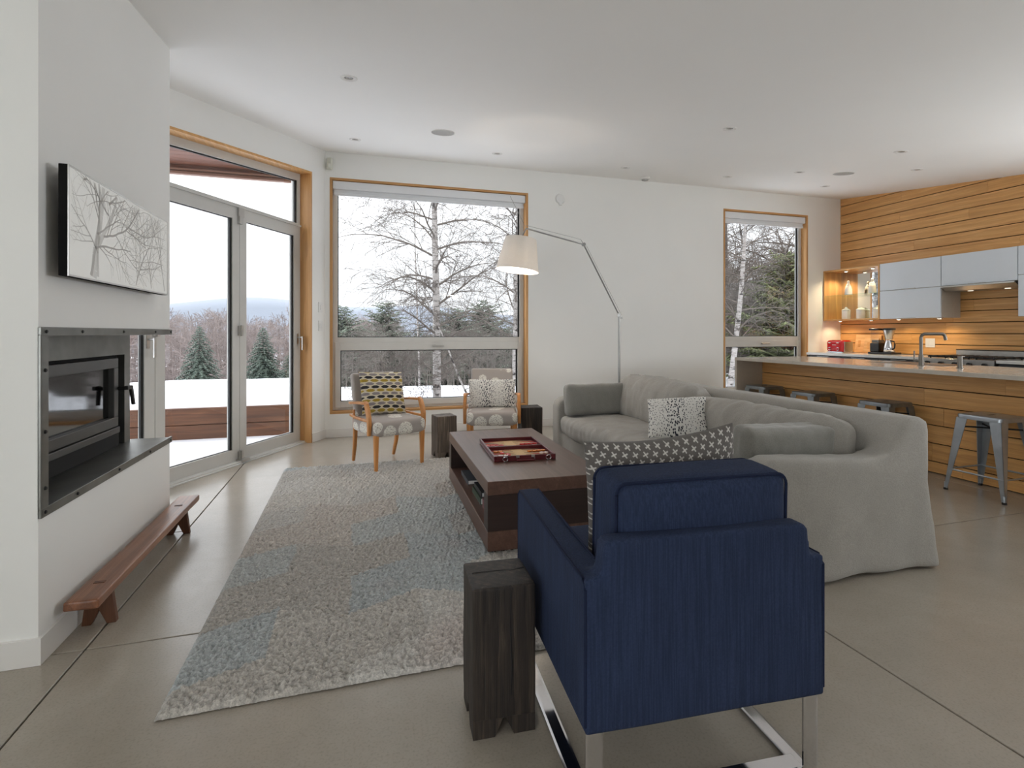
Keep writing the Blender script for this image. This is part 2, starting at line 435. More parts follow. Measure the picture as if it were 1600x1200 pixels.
SNOW = plain('snow', lin((234, 236, 242)), 0.7, var=0.01, scale=0.5, bump=0.1)

def concrete():
    k = N('polished_concrete'); v = k.coord()
    a = k.noise(v, 0.9, 6, 0.6, 0.3); b = k.noise(v, 9.0, 5, 0.65); c = k.noise(v, 120.0, 2)
    base = k.ramp(a, [(0.25, lin((152, 143, 131))), (0.5, lin((163, 154, 142))), (0.78, lin((176, 167, 155)))])
    base = k.mix(k.ramp(b, [(0.25, (0.22,)*3), (0.7, (0, 0, 0))]), base, lin((126, 119, 105)))
    base = k.mix(k.ramp(c, [(0.3, (0.25,)*3), (0.5, (0, 0, 0))]), base, lin((112, 107, 98)))
    r = k.ramp(b, [(0.25, (0.27,)*3), (0.75, (0.19,)*3)])
    k.bump(b, 0.03, 0.01); return k.set(base, r, 0, 0.5)
CONC = concrete()

def birchbark(name='birch_bark'):
    k = N(name); v = k.coord((3, 3, 16)); f = k.noise(v, 1.6, 5, 0.7); v2 = k.coord((1.2, 1.2, 2.2)); g = k.noise(v2, 2.0, 3, 0.6)
    base = k.ramp(f, [(0.36, lin((44, 40, 38))), (0.46, lin((150, 144, 140))), (0.8, lin((184, 180, 176)))])
    base = k.mix(k.ramp(g, [(0.38, (1, 1, 1)), (0.44, (0, 0, 0))]), base, lin((54, 48, 46)))
    return k.set(base, 0.8)
BIRCH = birchbark()

def glassmat(name, rough=0.0, tint=(1, 1, 1), refl=1.0, ior=1.45):
    """thin pane: mostly see-through with Fresnel reflection"""
    k = N(name); k.t.nodes.remove(k.b)
    fr = k.n('ShaderNodeFresnel'); fr.inputs['IOR'].default_value = ior
    tr = k.n('ShaderNodeBsdfTransparent'); tr.inputs[0].default_value = (*tint, 1)
    gl = k.n('ShaderNodeBsdfGlossy'); gl.inputs['Roughness'].default_value = rough; gl.inputs[0].default_value = (refl,)*3+(1,)
    ge = k.n('ShaderNodeNewGeometry'); sb = k.n('ShaderNodeMath', operation='SUBTRACT'); sb.inputs[0].default_value = 1.0; k.l(ge.outputs['Backfacing'], sb.inputs[1])
    mu = k.n('ShaderNodeMath', operation='MULTIPLY'); k.l(fr.outputs[0], mu.inputs[0]); k.l(sb.outputs[0], mu.inputs[1])
    mx = k.n('ShaderNodeMixShader'); k.l(mu.outputs[0], mx.inputs[0]); k.l(tr.outputs[0], mx.inputs[1]); k.l(gl.outputs[0], mx.inputs[2])
    k.l(mx.outputs[0], k.o.inputs[0]); return k.m
GLASS = glassmat('window_glass', tint=(0.965, 0.975, 0.975))
GLASSG = glassmat('shelf_glass', tint=(0.86, 0.95, 0.92))
FIREG = glassmat('sooty_stove_glass', 0.05, (0.2, 0.195, 0.19), 1.0, 2.4)
MIRROR = plain('mirror', (0.82, 0.84, 0.84), 0.02, 1.0, var=0.0)

def emit(name, c, s):
    k = N(name); k.b.inputs['Base Color'].default_value = (*c, 1)
    k.b.inputs['Emission Color'].default_value = (*c, 1); k.b.inputs['Emission Strength'].default_value = s; return k.m
PUCK = emit('warm_puck_lens', (1.0, 0.84, 0.6), 3.0)
BULB = emit('warm_bulb', (1.0, 0.82, 0.62), 5.0)
SCREEN = emit('art_screen_pale_grey', lin((206, 206, 202)), 0.14)
SCREEND = emit('art_screen_branch_grey', lin((160, 158, 154)), 0.10)
SCREENT = emit('art_screen_trunk_grey', lin((182, 181, 177)), 0.12)

def shademat():
    k = N('parchment_lamp_shade'); v = k.coord((30, 30, 300)); f = k.noise(v, 3, 2)
    base = k.ramp(f, [(0.3, lin((222, 216, 208))), (0.7, lin((232, 228, 222)))])
    k.t.nodes.remove(k.b)
    d = k.n('ShaderNodeBsdfDiffuse'); t = k.n('ShaderNodeBsdfTranslucent'); k.l(base, d.inputs[0]); t.inputs[0].default_value = (0.85, 0.82, 0.78, 1)
    mx = k.n('ShaderNodeMixShader'); mx.inputs[0].default_value = 0.12
    k.l(d.outputs[0], mx.inputs[1]); k.l(t.outputs[0], mx.inputs[2]); k.l(mx.outputs[0], k.o.inputs[0]); return k.m
SHADE = shademat()

def floral():
    k = N('grey_dandelion_upholstery'); v = k.coord((1, 1, 1))
    vo = k.n('ShaderNodeTexVoronoi', feature='F1'); vo.inputs['Scale'].default_value = 6.4; vo.inputs['Randomness'].default_value = 0.7; k.l(v, vo.inputs['Vector'])
    disc = k.ramp(vo.outputs['Distance'], [(0.0, (1,)*3), (0.44, (1,)*3), (0.47, (0,)*3)])
    v2 = k.n('ShaderNodeTexVoronoi', feature='DISTANCE_TO_EDGE'); v2.inputs['Scale'].default_value = 60.0; k.l(v, v2.inputs['Vector'])
    fl = k.ramp(v2.outputs['Distance'], [(0.0, (1,)*3), (0.16, (1,)*3), (0.24, (0.12,)*3)])
    mk = k.mix(1.0, disc, fl, 'MULTIPLY')
    g = k.noise(v, 140.0, 2)
    base = k.mix(mk, lin((164, 156, 150)), lin((222, 219, 210)))
    k.bump(g, 0.2, 0.003); return k.set(base, 0.85, 0, 0.2, 0.2)
FLORAL = floral()

# ------------------------------------------------------------------ geometry of the room
YB = 6.42                     # far (window) wall
XR = 7.35                     # kitchen wall
CO = Vector((-0.34, YB, 0))   # corner between glass-door wall and window wall
DU = Vector((-0.5, -0.8660254, 0)); DN = Vector((-0.8660254, 0.5, 0))   # along the door wall; outward
def ceil_z(y): return 3.33-0.122*(YB-y)
def D(s, d, z): return CO+DU*s+DN*d+Vector((0, 0, z))

def wall(name, O, u, n, L, th, topf, holes, m=WALL, zb=0.0):
    """wall from O along u, thick outward along n; holes (s0,s1,zb,zt) (zb, zt number or f(s))"""
    f = lambda q, s: q(s) if callable(q) else q
    br = sorted({L[0], L[1], *[h[0] for h in holes], *[h[1] for h in holes]})
    b = MB(); O = Vector(O)
    for s0, s1 in zip(br, br[1:]):
        hs = sorted([h for h in holes if h[0] <= s0+1e-6 and h[1] >= s1-1e-6], key=lambda h: f(h[2], s0))
        segs = []; cur = (zb, zb)
        for h in hs:
            segs.append((cur, (f(h[2], s0), f(h[2], s1)))); cur = (f(h[3], s0), f(h[3], s1))
        segs.append((cur, (topf(s0), topf(s1))))
        for (a0, a1), (t0, t1) in segs:
            if t0-a0 < 1e-4 and t1-a1 < 1e-4: continue
            P = lambda s, d, z: O+u*s+n*d+Vector((0, 0, z))
            b.hexa([P(s0, 0, a0), P(s1, 0, a1), P(s1, th, a1), P(s0, th, a0), P(s0, 0, t0), P(s1, 0, t1), P(s1, th, t1), P(s0, th, t0)])
    return tag(b.build(name, m), kind='structure')

# openings
W1 = (-0.29, 2.14, 0.273, 3.03); W2 = (5.15, 6.70, 0.273, 3.037)
wall('wall_back', (0, YB, 0), Vector((1, 0, 0)), Vector((0, 1, 0)), (-0.34, 7.55), 0.24, lambda s: ceil_z(YB)+0.1, [W1, W2])
DH = lambda s: 3.036-0.1045*s
wall('wall_left', CO, DU, DN, (0.0, 3.4), 0.26, lambda s: ceil_z(YB-0.866*s)+0.1, [(0.261, 2.98, 0.0, DH)])
wall('wall_right', (XR+0.02, YB+0.1, 0), Vector((0, -1, 0)), Vector((1, 0, 0)), (0, 10.1), 0.2, lambda s: ceil_z(YB+0.1-s)+0.1, [(4.42, 7.12, 0.95, 2.2)])  # unseen opening, added to go with the side fill light
wall('wall_front', (-3.7, -3.6, 0), Vector((1, 0, 0)), Vector((0, -1, 0)), (0, 11.3), 0.2, lambda s: 2.4, [])
wall('wall_left_rear', (-3.5, -3.7, 0), Vector((0, 1, 0)), Vector((-1, 0, 0)), (0, 6.1), 0.2, lambda s: ceil_z(s-3.7)+0.1, [(0.4, 2.2, 0.3, 1.9)])  # opening out of view, added to let more light in

# ceiling: one sloped slab cut to the room outline
def clip_half(poly, p, n):
    out = []
    for i in range(len(poly)):
        a = poly[i]; b = poly[(i+1) % len(poly)]
        da = (a[0]-p[0])*n[0]+(a[1]-p[1])*n[1]; db = (b[0]-p[0])*n[0]+(b[1]-p[1])*n[1]
        if da <= 0: out.append(a)
        if da*db < 0:
            t = da/(da-db); out.append((a[0]+(b[0]-a[0])*t, a[1]+(b[1]-a[1])*t))
    return out
cp = clip_half([(-3.7, -3.8), (7.55, -3.8), (7.55, 6.66), (-3.7, 6.66)], (CO.x-0.225, CO.y+0.13), (-0.866, 0.5))
b = MB(); lo = [b.bm.verts.new((x, y, ceil_z(y))) for x, y in cp]; hi = [b.bm.verts.new((x, y, ceil_z(y)+0.25)) for x, y in cp]
b.bm.faces.new(lo[::-1]); b.bm.faces.new(hi)
for i in range(len(cp)):
    j = (i+1) % len(cp); b.bm.faces.new((lo[i], lo[j], hi[j], hi[i]))
tag(b.build('ceiling', CEIL), kind='structure')

# floor: sub-floor with cast slabs between saw-cut joints
b = MB(); fp = clip_half([(-3.7, -3.8), (7.55, -3.8), (7.55, 6.62), (-3.7, 6.62)], (CO.x-0.16, CO.y+0.09), (-0.866, 0.5))
b.prism([(x, y, -0.12) for x, y in fp], (0, 0, 0.112)); floor = tag(b.build('floor', plain('dark_joint_concrete', lin((70, 64, 54)), 0.9)), kind='structure')  # darker concrete base showing between the slabs
xs = [-3.7, -1.0, 1.84, 4.68, 7.55]; ys = [-3.8, -0.45, 2.39, 4.62+0.61, 6.62]; JW = 0.0035
ys = [-3.8, -0.45, 2.395, 6.62]
for x0, x1 in zip(xs, xs[1:]):
    for y0, y1 in zip(ys, ys[1:]):
        cuts = [(y0, y1)]
        if x0 == -3.7 and y0 == 2.395: cuts = [(y0, 3.65), (3.65, y1)]
        for ya, yb in cuts:
            q = clip_half([(x0+JW, ya+JW), (x1-JW, ya+JW), (x1-JW, yb-JW), (x0+JW, yb-JW)], (CO.x-0.16, CO.y+0.09), (-0.866, 0.5))
            if len(q) < 3: continue
            b = MB(); b.prism([(x, y, -0.03) for x, y in q], (0, 0, 0.03), bev=0.002, seg=1); b.build('slab', CONC, floor)

# chimney mass
CX = -1.12; CY0, CY1 = 2.34, 3.755
b = MB()
b.box(-3.6, CX, CY0, CY1, 0, 0.54)
b.box(-3.6, CX, CY0, CY1, 1.24, ceil_z(CY1)+0.05)
b.box(-3.6, -1.40, CY0, CY1-0.04, 0.54, 1.24)
b.box(-1.41, CX, CY0, CY0+0.012, 0.54, 1.24)
chim = tag(b.build('wall_fireplace', WALL), kind='structure')

# steel lining of the fireplace recess
hs = thing('fireplace_surround', 'blackened steel hearth shelf and riveted flange lining the fireplace recess', 'fireplace surround', (CX, 2.9, 0.54))
def loc(b, x, y, z):
    for v in b.bm.verts: v.co -= Vector((x, y, z))
    return b
b = MB().box(-1.40, CX+0.006, CY0+0.012, CY1+0.012, 0.543, 0.563); loc(b, CX, 2.9, 0.54).build('hearth_plate', STEEL, hs)
b = MB().box(-1.40, CX+0.004, CY0+0.012, CY1+0.010, 1.215, 1.237); loc(b, CX, 2.9, 0.54).build('top_plate', STEEL, hs)
b = MB().box(CX-0.004, CX+0.010, CY0, CY1+0.014, 0.533, 0.568, 0.002); loc(b, CX, 2.9, 0.54).build('flange', STEEL, hs)
b = MB().box(CX-0.004, CX+0.010, CY0, CY1+0.014, 1.208, 1.242, 0.002); loc(b, CX, 2.9, 0.54).build('flange', STEEL, hs)
b = MB().box(CX-0.004, CX+0.009, CY0, CY0+0.05, 0.56, 1.215, 0.002); loc(b, CX, 2.9, 0.54).build('flange', STEEL, hs)
b = MB().box(-1.395, -1.32, CY1-0.115, CY1-0.037, 0.563, 1.215, 0.002); loc(b, CX, 2.9, 0.54).build('post', STEEL, hs)
for y, z in [(2.365, .551), (2.37, 1.225), (2.60, .551), (2.64, 1.225), (3.0, .551), (3.05, 1.225), (3.40, .551), (3.48, 1.225), (3.735, .551), (3.74, 1.225), (2.365, 1.08), (2.365, .85), (2.365, .64)]:
    b = MB().cyl((CX+0.009, y, z), (CX+0.015, y, z), 0.008, 0.005, 8); loc(b, CX, 2.9, 0.54).build('rivet', GASK, hs)

# wood-burning insert
fi = thing('fireplace_insert', 'dark steel wood-burning stove with glass door set in the recess', 'stove', (-1.40, 3.0, 0.563))
FX = -1.31
def fb(b): return loc(b, -1.40, 3.0, 0.563)
y0, y1 = 2.62, 3.60
fb(MB().box(-1.398, FX-0.004, y0-0.2, CY1-0.11, 1.092, 1.214, 0.002)).build('top_panel', STEEL, fi)
fb(MB().box(-1.398, FX-0.05, y0-0.2, y1+0.05, 0.565, 1.09)).build('firebox', SOOT, fi)
# door frame
b = MB(); fw = 0.055
dz0, dz1 = 0.685, 1.075
b.box(FX-0.045, FX, y0, y1-0.07, dz1-fw, dz1, 0.004); b.box(FX-0.045, FX, y0, y1-0.07, dz0, dz0+fw, 0.004)
b.box(FX-0.045, FX, y0, y0+fw, dz0+fw, dz1-fw, 0.004); b.box(FX-0.045, FX, y1-0.07-fw, y1-0.07, dz0+fw, dz1-fw, 0.004)
door = fb(b).build('door', STEELD, fi)
fb(MB().box(FX-0.034, FX-0.028, y0+fw, y1-0.07-fw, dz0+fw, dz1-fw)).build('glass', FIREG, door)
b = MB(); b.cyl((FX, y1-0.075, 0.90), (FX+0.05, y1-0.075, 0.90), 0.010); b.box(FX+0.04, FX+0.06, y1-0.105, y1-0.045, 0.893, 0.915, 0.003)
b.prism([(FX+0.042, y1-0.055, 0.912), (FX+0.042, y1-0.027, 0.912), (FX+0.052, y1-0.018, 0.80), (FX+0.052, y1-0.04, 0.80)], (0.016, 0, 0), 0.003)
fb(b).build('handle', GASK, door)
fb(MB().box(FX-0.045, FX+0.004, y0-0.02, y1-0.06, 0.645, 0.68, 0.004)).build('lower_rail', STEELD, fi)
fb(MB().box(FX-0.06, FX-0.01, y0-0.02, y1-0.04, 0.565, 0.643)).build('ash_gap', SOOT, fi)
b = MB(); r_ = random.Random(3)
for k, (yy, zz) in enumerate(((2.9, .73), (3.15, .73), (3.02, .79), (3.28, .735))):
    pass

# ------------------------------------------------------------------ baseboards
def bboard(name, p0, p1, n, h=0.098, t=0.014):
    p0 = Vector(p0); p1 = Vector(p1); n = Vector(n)
    b = MB(); b.hexa([p0, p1, p1+n*t, p0+n*t, p0+Vector((0, 0, h)), p1+Vector((0, 0, h)), p1+n*t+Vector((0, 0, h)), p0+n*t+Vector((0, 0, h))])
    return tag(b.build(name, TRIMW), kind='structure')
bboard('baseboard_back', (CO.x+0.01, YB, 0.001), (XR-0.66, YB, 0.001), (0, -1, 0))
bboard('baseboard_left', D(0.262, 0, 0.001), D(0.0, 0, 0.001), -DN)
bboard('baseboard_fireplace', (CX, CY0-0.014, 0.001), (CX, CY1, 0.001), (1, 0, 0))
bboard('baseboard_fireplace_side', (-3.5, CY0, 0.001), (CX, CY0, 0.001), (0, -1, 0))

# ------------------------------------------------------------------ windows in the far wall
def window(name, W, blind_label, handle_x):
    x0, x1, z0, z1 = W
    root = bpy.data.objects.new(name, None); link(root); root.location = ((x0+x1)/2, YB+0.1, z0); tag(root, kind='structure')
    ox, oy, oz = root.location
    L = lambda b: loc(b, ox, oy, oz)
    t = 0.028
    # oak reveal boards, a touch proud of the wall
    for nm, a in (('reveal_board', (x0, x1, YB-0.006, YB+0.13, z1-t, z1)), ('reveal_board', (x0, x1, YB-0.006, YB+0.13, z0, z0+t))):
        L(MB().box(*a, 0.002, 1)).build(nm, OAK_X, root)
    for a in ((x0, x0+t, YB-0.006, YB+0.13, z0+t, z1-t), (x1-t, x1, YB-0.006, YB+0.13, z0+t, z1-t)):
        L(MB().box(*a, 0.002, 1)).build('reveal_board', OAK_Z, root)
    xa, xb, za, zb = x0+t, x1-t, z0+t, z1-t
    yf = YB+0.10; f = 0.055
    b = MB()
    b.box(xa, xa+f, yf, yf+0.07, za, zb, 0.003, 1); b.box(xb-f, xb, yf, yf+0.07, za, zb, 0.003, 1)
    b.box(xa+f, xb-f, yf, yf+0.07, zb-f, zb, 0.003, 1); b.box(xa+f, xb-f, yf, yf+0.07, za, za+0.03, 0.003, 1)
    b.box(xa+f, xb-f, yf, yf+0.07, 1.105, 1.165, 0.003, 1)
    fr = L(b).build('window_frame', ALU, root)
    L(MB().box(xa+f-0.01, xb-f+0.01, yf+0.035, yf+0.043, 1.16, zb-f+0.01)).build('pane', GLASS, root)
    g = 0.020
    b = MB(); zt = zb-f
    b.box(xb-f-g, xb-f, yf+0.02, yf+0.034, 1.165, zt); b.box(xa+f, xa+f+g*.5, yf+0.02, yf+0.034, 1.165, zt)
    b.box(xa+f, xb-f, yf+0.02, yf+0.034, 1.165, 1.165+g*.4)
    L(b).build('gasket', GASK, root)
    # lower sash
    s = 0.05; sz0, sz1 = za+0.03, 1.105
    b = MB(); sx0, sx1 = xa+f-0.03, xb-f+0.03
    b.box(sx0, sx0+s+.012, yf-0.014, yf+0.05, sz0, sz1, 0.003, 1); b.box(sx1-s-.012, sx1, yf-0.014, yf+0.05, sz0, sz1, 0.003, 1)
    b.box(sx0+s+.012, sx1-s-.012, yf-0.014, yf+0.05, sz1-0.095, sz1, 0.003, 1); b.box(sx0+s+.012, sx1-s-.012, yf-0.014, yf+0.05, sz0, sz0+0.075, 0.003, 1)
    sash = L(b).build('sash', ALU, root)
    i0, i1, j0, j1 = sx0+s+.012, sx1-s-.012, sz0+0.075, sz1-0.095
    L(MB().box(i0-.01, i1+.01, yf+0.02, yf+0.028, j0-.01, j1+.01)).build('pane', GLASS, sash)
    b = MB(); b.box(i1-g, i1, yf+0.004, yf+0.018, j0, j1); b.box(i0, i1, yf+0.004, yf+0.018, j1-g*.5, j1); b.box(i0, i1, yf+.004, yf+.018, j0, j0+g*.4); b.box(i0, i0+g*.5, yf+.004, yf+.018, j0, j1)
    L(b).build('gasket', GASK, sash)
    b = MB(); zc = sz1-0.045; b.box(handle_x-0.09, handle_x+0.06, yf-0.045, yf-0.032, zc-0.012, zc+0.008, 0.003); b.cyl((handle_x-0.06, yf-0.036, zc), (handle_x-0.06, yf-0.012, zc), 0.016)
    L(b).build('handle', BRUSH, sash)
    # roller blind cassette
    bl = thing('roller_blind', blind_label, 'blind', ((xa+xb)/2, YB+0.05, zb-0.12))
    lb = lambda b: loc(b, (xa+xb)/2, YB+0.05, zb-0.12)
    lb(MB().box(xa+0.004, xb-0.004, YB+0.012, YB+0.092, zb-0.098, zb-0.003, 0.006)).build('cassette', BLIND, bl)
    lb(MB().box(xa+0.02, xb-0.02, YB+0.05, YB+0.056, zb-0.14, zb-0.09)).build('shade_cloth', BLIND, bl)
    lb(MB().box(xa+0.015, xb-0.015, YB+0.040, YB+0.066, zb-0.165, zb-0.135, 0.006)).build('hem_bar', BLIND, bl)
window('window_1', W1, 'white roller blind rolled up at the top of the wide window', 1.0)
window('window_2', W2, 'white roller blind rolled up at the top of the narrow kitchen window', 5.98)

# ------------------------------------------------------------------ glass doors
def dbox(b, s0, s1, d0, d1, z0, z1, zt1=None):
    """box in door-wall coordinates; z1/zt1 top at s0/s1"""
    t1 = z1 if zt1 is None else zt1
    z0a, z0b = z0 if isinstance(z0, tuple) else (z0, z0)
    b.hexa([D(s0, d0, z0a), D(s1, d0, z0b), D(s1, d1, z0b), D(s0, d1, z0a), D(s0, d0, z1), D(s1, d0, t1), D(s1, d1, t1), D(s0, d1, z1)]); return b
S0, S1 = 0.261, 2.98
def kid(name, loc_): 
    r = bpy.data.objects.new(name, None); link(r); r.location = loc_; return tag(r, kind='structure')
def LB(b, o): return loc(b, *o.location)
tr1 = kid('trim_1', D(S0, 0, 0))
t = 0.022
LB(dbox(MB(), S0, S0+t, -0.006, 0.15, 0.0, DH(S0)-t, DH(S0+t)-t), tr1).build('jamb_board', OAK_Z, tr1)
b = MB(); dbox(b, S0, S1, -0.006, 0.15, (DH(S0)-t, DH(S1)-t), DH(S0), DH(S1)); LB(b, tr1).build('head_board', OAK_Y, tr1)
# threshold
b = MB(); dbox(b, S0+t, S1, 0.07, 0.24, 0.0, 0.022); dbox(b, S0+t, S1, 0.05, 0.075, 0.0, 0.008)
tag(b.build('trim_2', ALU), kind='structure')
# transom
w3 = kid('window_3', D(S0, 0.13, 2.4)); a, e = S0+t, S1
b = MB(); TH = lambda s: DH(s)-t
dbox(b, a, e, 0.13, 0.20, 2.385, 2.43); dbox(b, a, a+0.045, 0.13, 0.20, 2.43, TH(a), TH(a+0.045))
dbox(b, a+0.045, e, 0.13, 0.20, (TH(a+0.045)-0.075, TH(e)-0.075), TH(a+0.045), TH(e))
dbox(b, a, e, 0.115, 0.135, 2.395, 2.415)
LB(b, w3).build('window_frame', ALU, w3)
b = MB(); dbox(b, a+0.04, e, 0.165, 0.172, (2.42, 2.42), TH(a)-0.07, TH(e)-0.07); LB(b, w3).build('pane', GLASS, w3)
b = MB(); dbox(b, a+0.045, a+0.07, 0.145, 0.165, 2.43, TH(a+.045)-0.075, TH(a+.07)-0.075)
dbox(b, a+0.07, e, 0.15, 0.165, (TH(a+.07)-.087, TH(e)-.087), TH(a+.07)-0.075, TH(e)-.075); LB(b, w3).build('gasket', GASK, w3)
# three door leaves
def leaf(name, s0, s1, handle=None):
    r = kid(name, D((s0+s1)/2, 0.13, 0)); f = 0.088; z0, z1 = 0.022, 2.385
    b = MB(); dbox(b, s0, s0+f, 0.13, 0.19, z0, z1); dbox(b, s1-f, s1, 0.13, 0.19, z0, z1)
    dbox(b, s0+f, s1-f, 0.13, 0.19, z0, z0+0.11); dbox(b, s0+f, s1-f, 0.13, 0.19, z1-0.10, z1)
    LB(b, r).build('door_frame', ALU, r)
    b = MB(); dbox(b, s0+f, s1-f, 0.158, 0.168, z0+0.11, z1-0.10); LB(b, r).build('pane', GLASS, r)
    g = 0.024; b = MB(); dbox(b, s0+f, s0+f+g, 0.14, 0.157, z0+0.11, z1-0.10); dbox(b, s0+f, s1-f, 0.145, 0.157, z1-0.106, z1-0.10); dbox(b, s0+f, s1-f, 0.145, 0.157, z0+.11, z0+.116)
    LB(b, r).build('gasket', GASK, r)
    b = MB(); s = s1-0.002
    for zz in (0.06, 1.24): dbox(b, s-0.028, s+0.028, 0.112, 0.13, zz-0.045, zz+0.045); dbox(b, s-0.008, s+0.008, 0.10, 0.115, zz-0.05, zz+0.05)
    dbox(b, s-0.035, s+0.035, 0.11, 0.13, z1-0.07, z1+0.01); dbox(b, s-0.015, s+0.03, 0.105, 0.13, z1-0.14, z1-0.07)
    dbox(b, s-0.05, s+0.05, 0.06, 0.13, 0.012, 0.035)
    LB(b, r).build('hinge', BRUSH, r)
    if handle is not None:
        b = MB(); h = handle; b.cyl(D(h, 0.13, 1.17), D(h, 0.07, 1.17), 0.009)
        dbox(b, h-0.014, h+0.014, 0.125, 0.131, 1.10, 1.21); dbox(b, h-0.009, h+0.009, 0.060, 0.072, 1.03, 1.18); LB(b, r).build('handle', BRUSH, r)
    return r
SD = [0.30, 1.195, 2.085, 2.975]
b = MB(); dbox(b, S0+t, SD[0], 0.13, 0.20, 0.022, 2.385); tag(b.build('trim_3', ALU), kind='structure')
leaf('door_1', SD[0]+0.003, SD[1]-0.002, SD[0]+0.03); leaf('door_2', SD[1]+0.002, SD[2]-0.002); leaf('door_3', SD[2]+0.002, SD[3]-0.003, SD[2]+0.06)

# switches and the corner sensor
def on_door_wall(b, r): return loc(b, *r.location)
def switch(name, label, s, z, n):
    r = thing(name, label, 'switch', D(s, 0, z))
    b = MB(); dbox(b, s-0.036, s+0.036, -0.007, 0.0, z-0.058, z+0.058); LB(b, r).build('cover_plate', WHITEP, r)
    for k in range(n):
        o = (k-(n-1)/2)*0.03; b = MB(); dbox(b, s+o-0.010, s+o+0.010, -0.011, -0.007, z-0.028, z+0.028); LB(b, r).build('rocker', WHITEP, r)
switch('light_switch', 'upper white switch plate on the wall strip beside the glass doors', 0.10, 1.51, 1)
switch('light_switch', 'lower white switch plate with two rockers beside the glass doors', 0.10, 1.30, 2)
r = thing('motion_sensor', 'small ivory motion sensor high in the corner above the doors', 'sensor', (-0.30, YB-0.05, 3.17))
b = MB(); b.prism([(-0.03, 0.0, -0.06), (0.03, 0.0, -0.06), (0.034, 0.0, 0.075), (-0.034, 0.0, 0.075)], (0, 0.045, 0), 0.012, 3)
o = b.build('housing', CREAMP, r, True)
b = MB().lathe([(0.0, -0.03), (0.018, -0.025), (0.022, 0.0), (0.018, 0.02), (0, 0.025)], 12, Matrix.Translation((0, 0.002, -0.02)), cap=False); b.build('lens', CREAMP, r, True)
r.rotation_euler = (0, 0, math.radians(-30))

# ------------------------------------------------------------------ kitchen wall cladding
planks = MATS['oak_grain_y']; wr = bpy.data.objects['wall_right']
rp = random.Random(11)
def clad_wall():
    zs = [1.351+0.143*k for k in range(-10, 14)]
    for k, z in enumerate(zs):
        if z+0.143 < 0.0 or z > ceil_z(YB): continue
        y = YB
        off = rp.uniform(0.8, 2.4)
        while y > 2.15:
            y2 = max(2.14, y-off); off = rp.uniform(3.2, 4.2)
            za, zb_ = max(z+0.0045, 0.0), z+0.143-0.0045
            q = clip_half([(y-0.0004, za), (y2+0.0004, za), (y2+0.0004, zb_), (y-0.0004, zb_)], (YB, ceil_z(YB)+0.02), (-0.122, 1.0))
            if len(q) >= 3:
                b = MB(); b.prism([(XR, a_, c_) for a_, c_ in q], (0.022, 0, 0), 0.0015, 1)
                c = Vector((XR, (y+y2)/2, z)); loc(b, *c)
                o = b.build('plank', OAK_Y, wr); o.location = c
            y = y2
clad_wall()
wr.data.materials[0] = plain('groove_shadow_wood', lin((28, 17, 10)), 0.95, spec=0.1)

# ------------------------------------------------------------------ upper cabinets
UX = 7.0
def cab(name, label, y0, y1, z0, z1, fronts, mat=LACQ):
    r = thing(name, label, 'cabinet', (XR, (y0+y1)/2, z0)); o = r.location
    loc(MB().box(UX+0.02, XR-0.002, y0+0.002, y1-0.002, z0, z1, 0.001, 1), *o).build('carcass', mat, r)
    for (a, c) in fronts:
        d = loc(MB().box(UX, UX+0.019, y0+0.003, y1-0.003, a+0.003, c-0.003, 0.002, 1), *o).build('door', LACQ, r)
        if c-a < 0.6: loc(MB().box(UX-0.012, UX+0.004, (y0+y1)/2-0.09, (y0+y1)/2+0.09, a+0.001, a+0.009, 0.002, 1), *o).build('handle', BRUSH, d)
    return r
cab('upper_cabinet', 'pale blue-grey wall cabinet with two lift doors beside the lit shelf', 4.705, 5.50, 1.41, 2.18, [(1.41, 1.80), (1.80, 2.18)], TAUPE)
cab('upper_cabinet', 'pale blue-grey cabinet above the range hood', 3.916, 4.703, 1.80, 2.18, [(1.80, 2.18)], TAUPE)
cab('upper_cabinet', 'pale blue-grey wall cabinet right of the range hood', 3.10, 3.914, 1.40, 2.18, [(1.40, 1.86), (1.86, 2.18)], TAUPE)
# range hood
r = thing('range_hood', 'slim stainless range hood with two small lights', 'range hood', (7.17, 4.31, 1.74)); o = r.location
loc(MB().prism([(UX-0.01, 3.93, 1.795), (UX-0.01, 3.93, 1.780), (UX+0.06, 3.93, 1.735), (XR-0.005, 3.93, 1.735), (XR-0.005, 3.93, 1.795)], (0, 0.76, 0), 0.002), *o).build('housing', BRUSH, r)
loc(MB().box(UX-0.03, UX, 3.93, 4.69, 1.778, 1.797, 0.002), *o).build('front_lip', BRUSH, r)
for yy in (4.12, 4.50):
    loc(MB().cyl((UX+0.2, yy, 1.731), (UX+0.2, yy, 1.736), 0.028), *o).build('lamp_lens', emit('hood_lens%d' % int(yy*100), (1, .9, .75), 0.6), r)
# lit display shelf
r = thing('display_shelf', 'open oak display cabinet with glass shelf and mirror back, lit inside', 'cabinet', (7.17, 5.93, 1.41)); o = r.location
y0, y1, z0, z1, tt = 5.502, YB-0.006, 1.405, 2.18, 0.022
L = lambda b: loc(b, *o)
L(MB().box(UX, XR-0.002, y0, y1, z1-tt, z1, 0.001, 1)).build('top_board', OAK_Y, r)
L(MB().box(UX, XR-0.002, y0, y1, z0, z0+tt, 0.001, 1)).build('bottom_board', OAK_Y, r)
L(MB().box(UX, XR-0.002, y1-tt, y1, z0+tt, z1-tt, 0.001, 1)).build('side_board', OAK_Z, r)
L(MB().box(UX, XR-0.002, y0, y0+tt, z0+tt, z1-tt, 0.001, 1)).build('side_board', OAK_Z, r)
L(MB().box(XR-0.012, XR-0.003, y0+tt, y1-tt, z0+tt, z1-tt)).build('mirror_back', MIRROR, r)
L(MB().box(UX+0.015, XR-0.02, y0+tt+.001, y1-tt-.001, 1.783, 1.793)).build('glass_shelf', GLASSG, r)
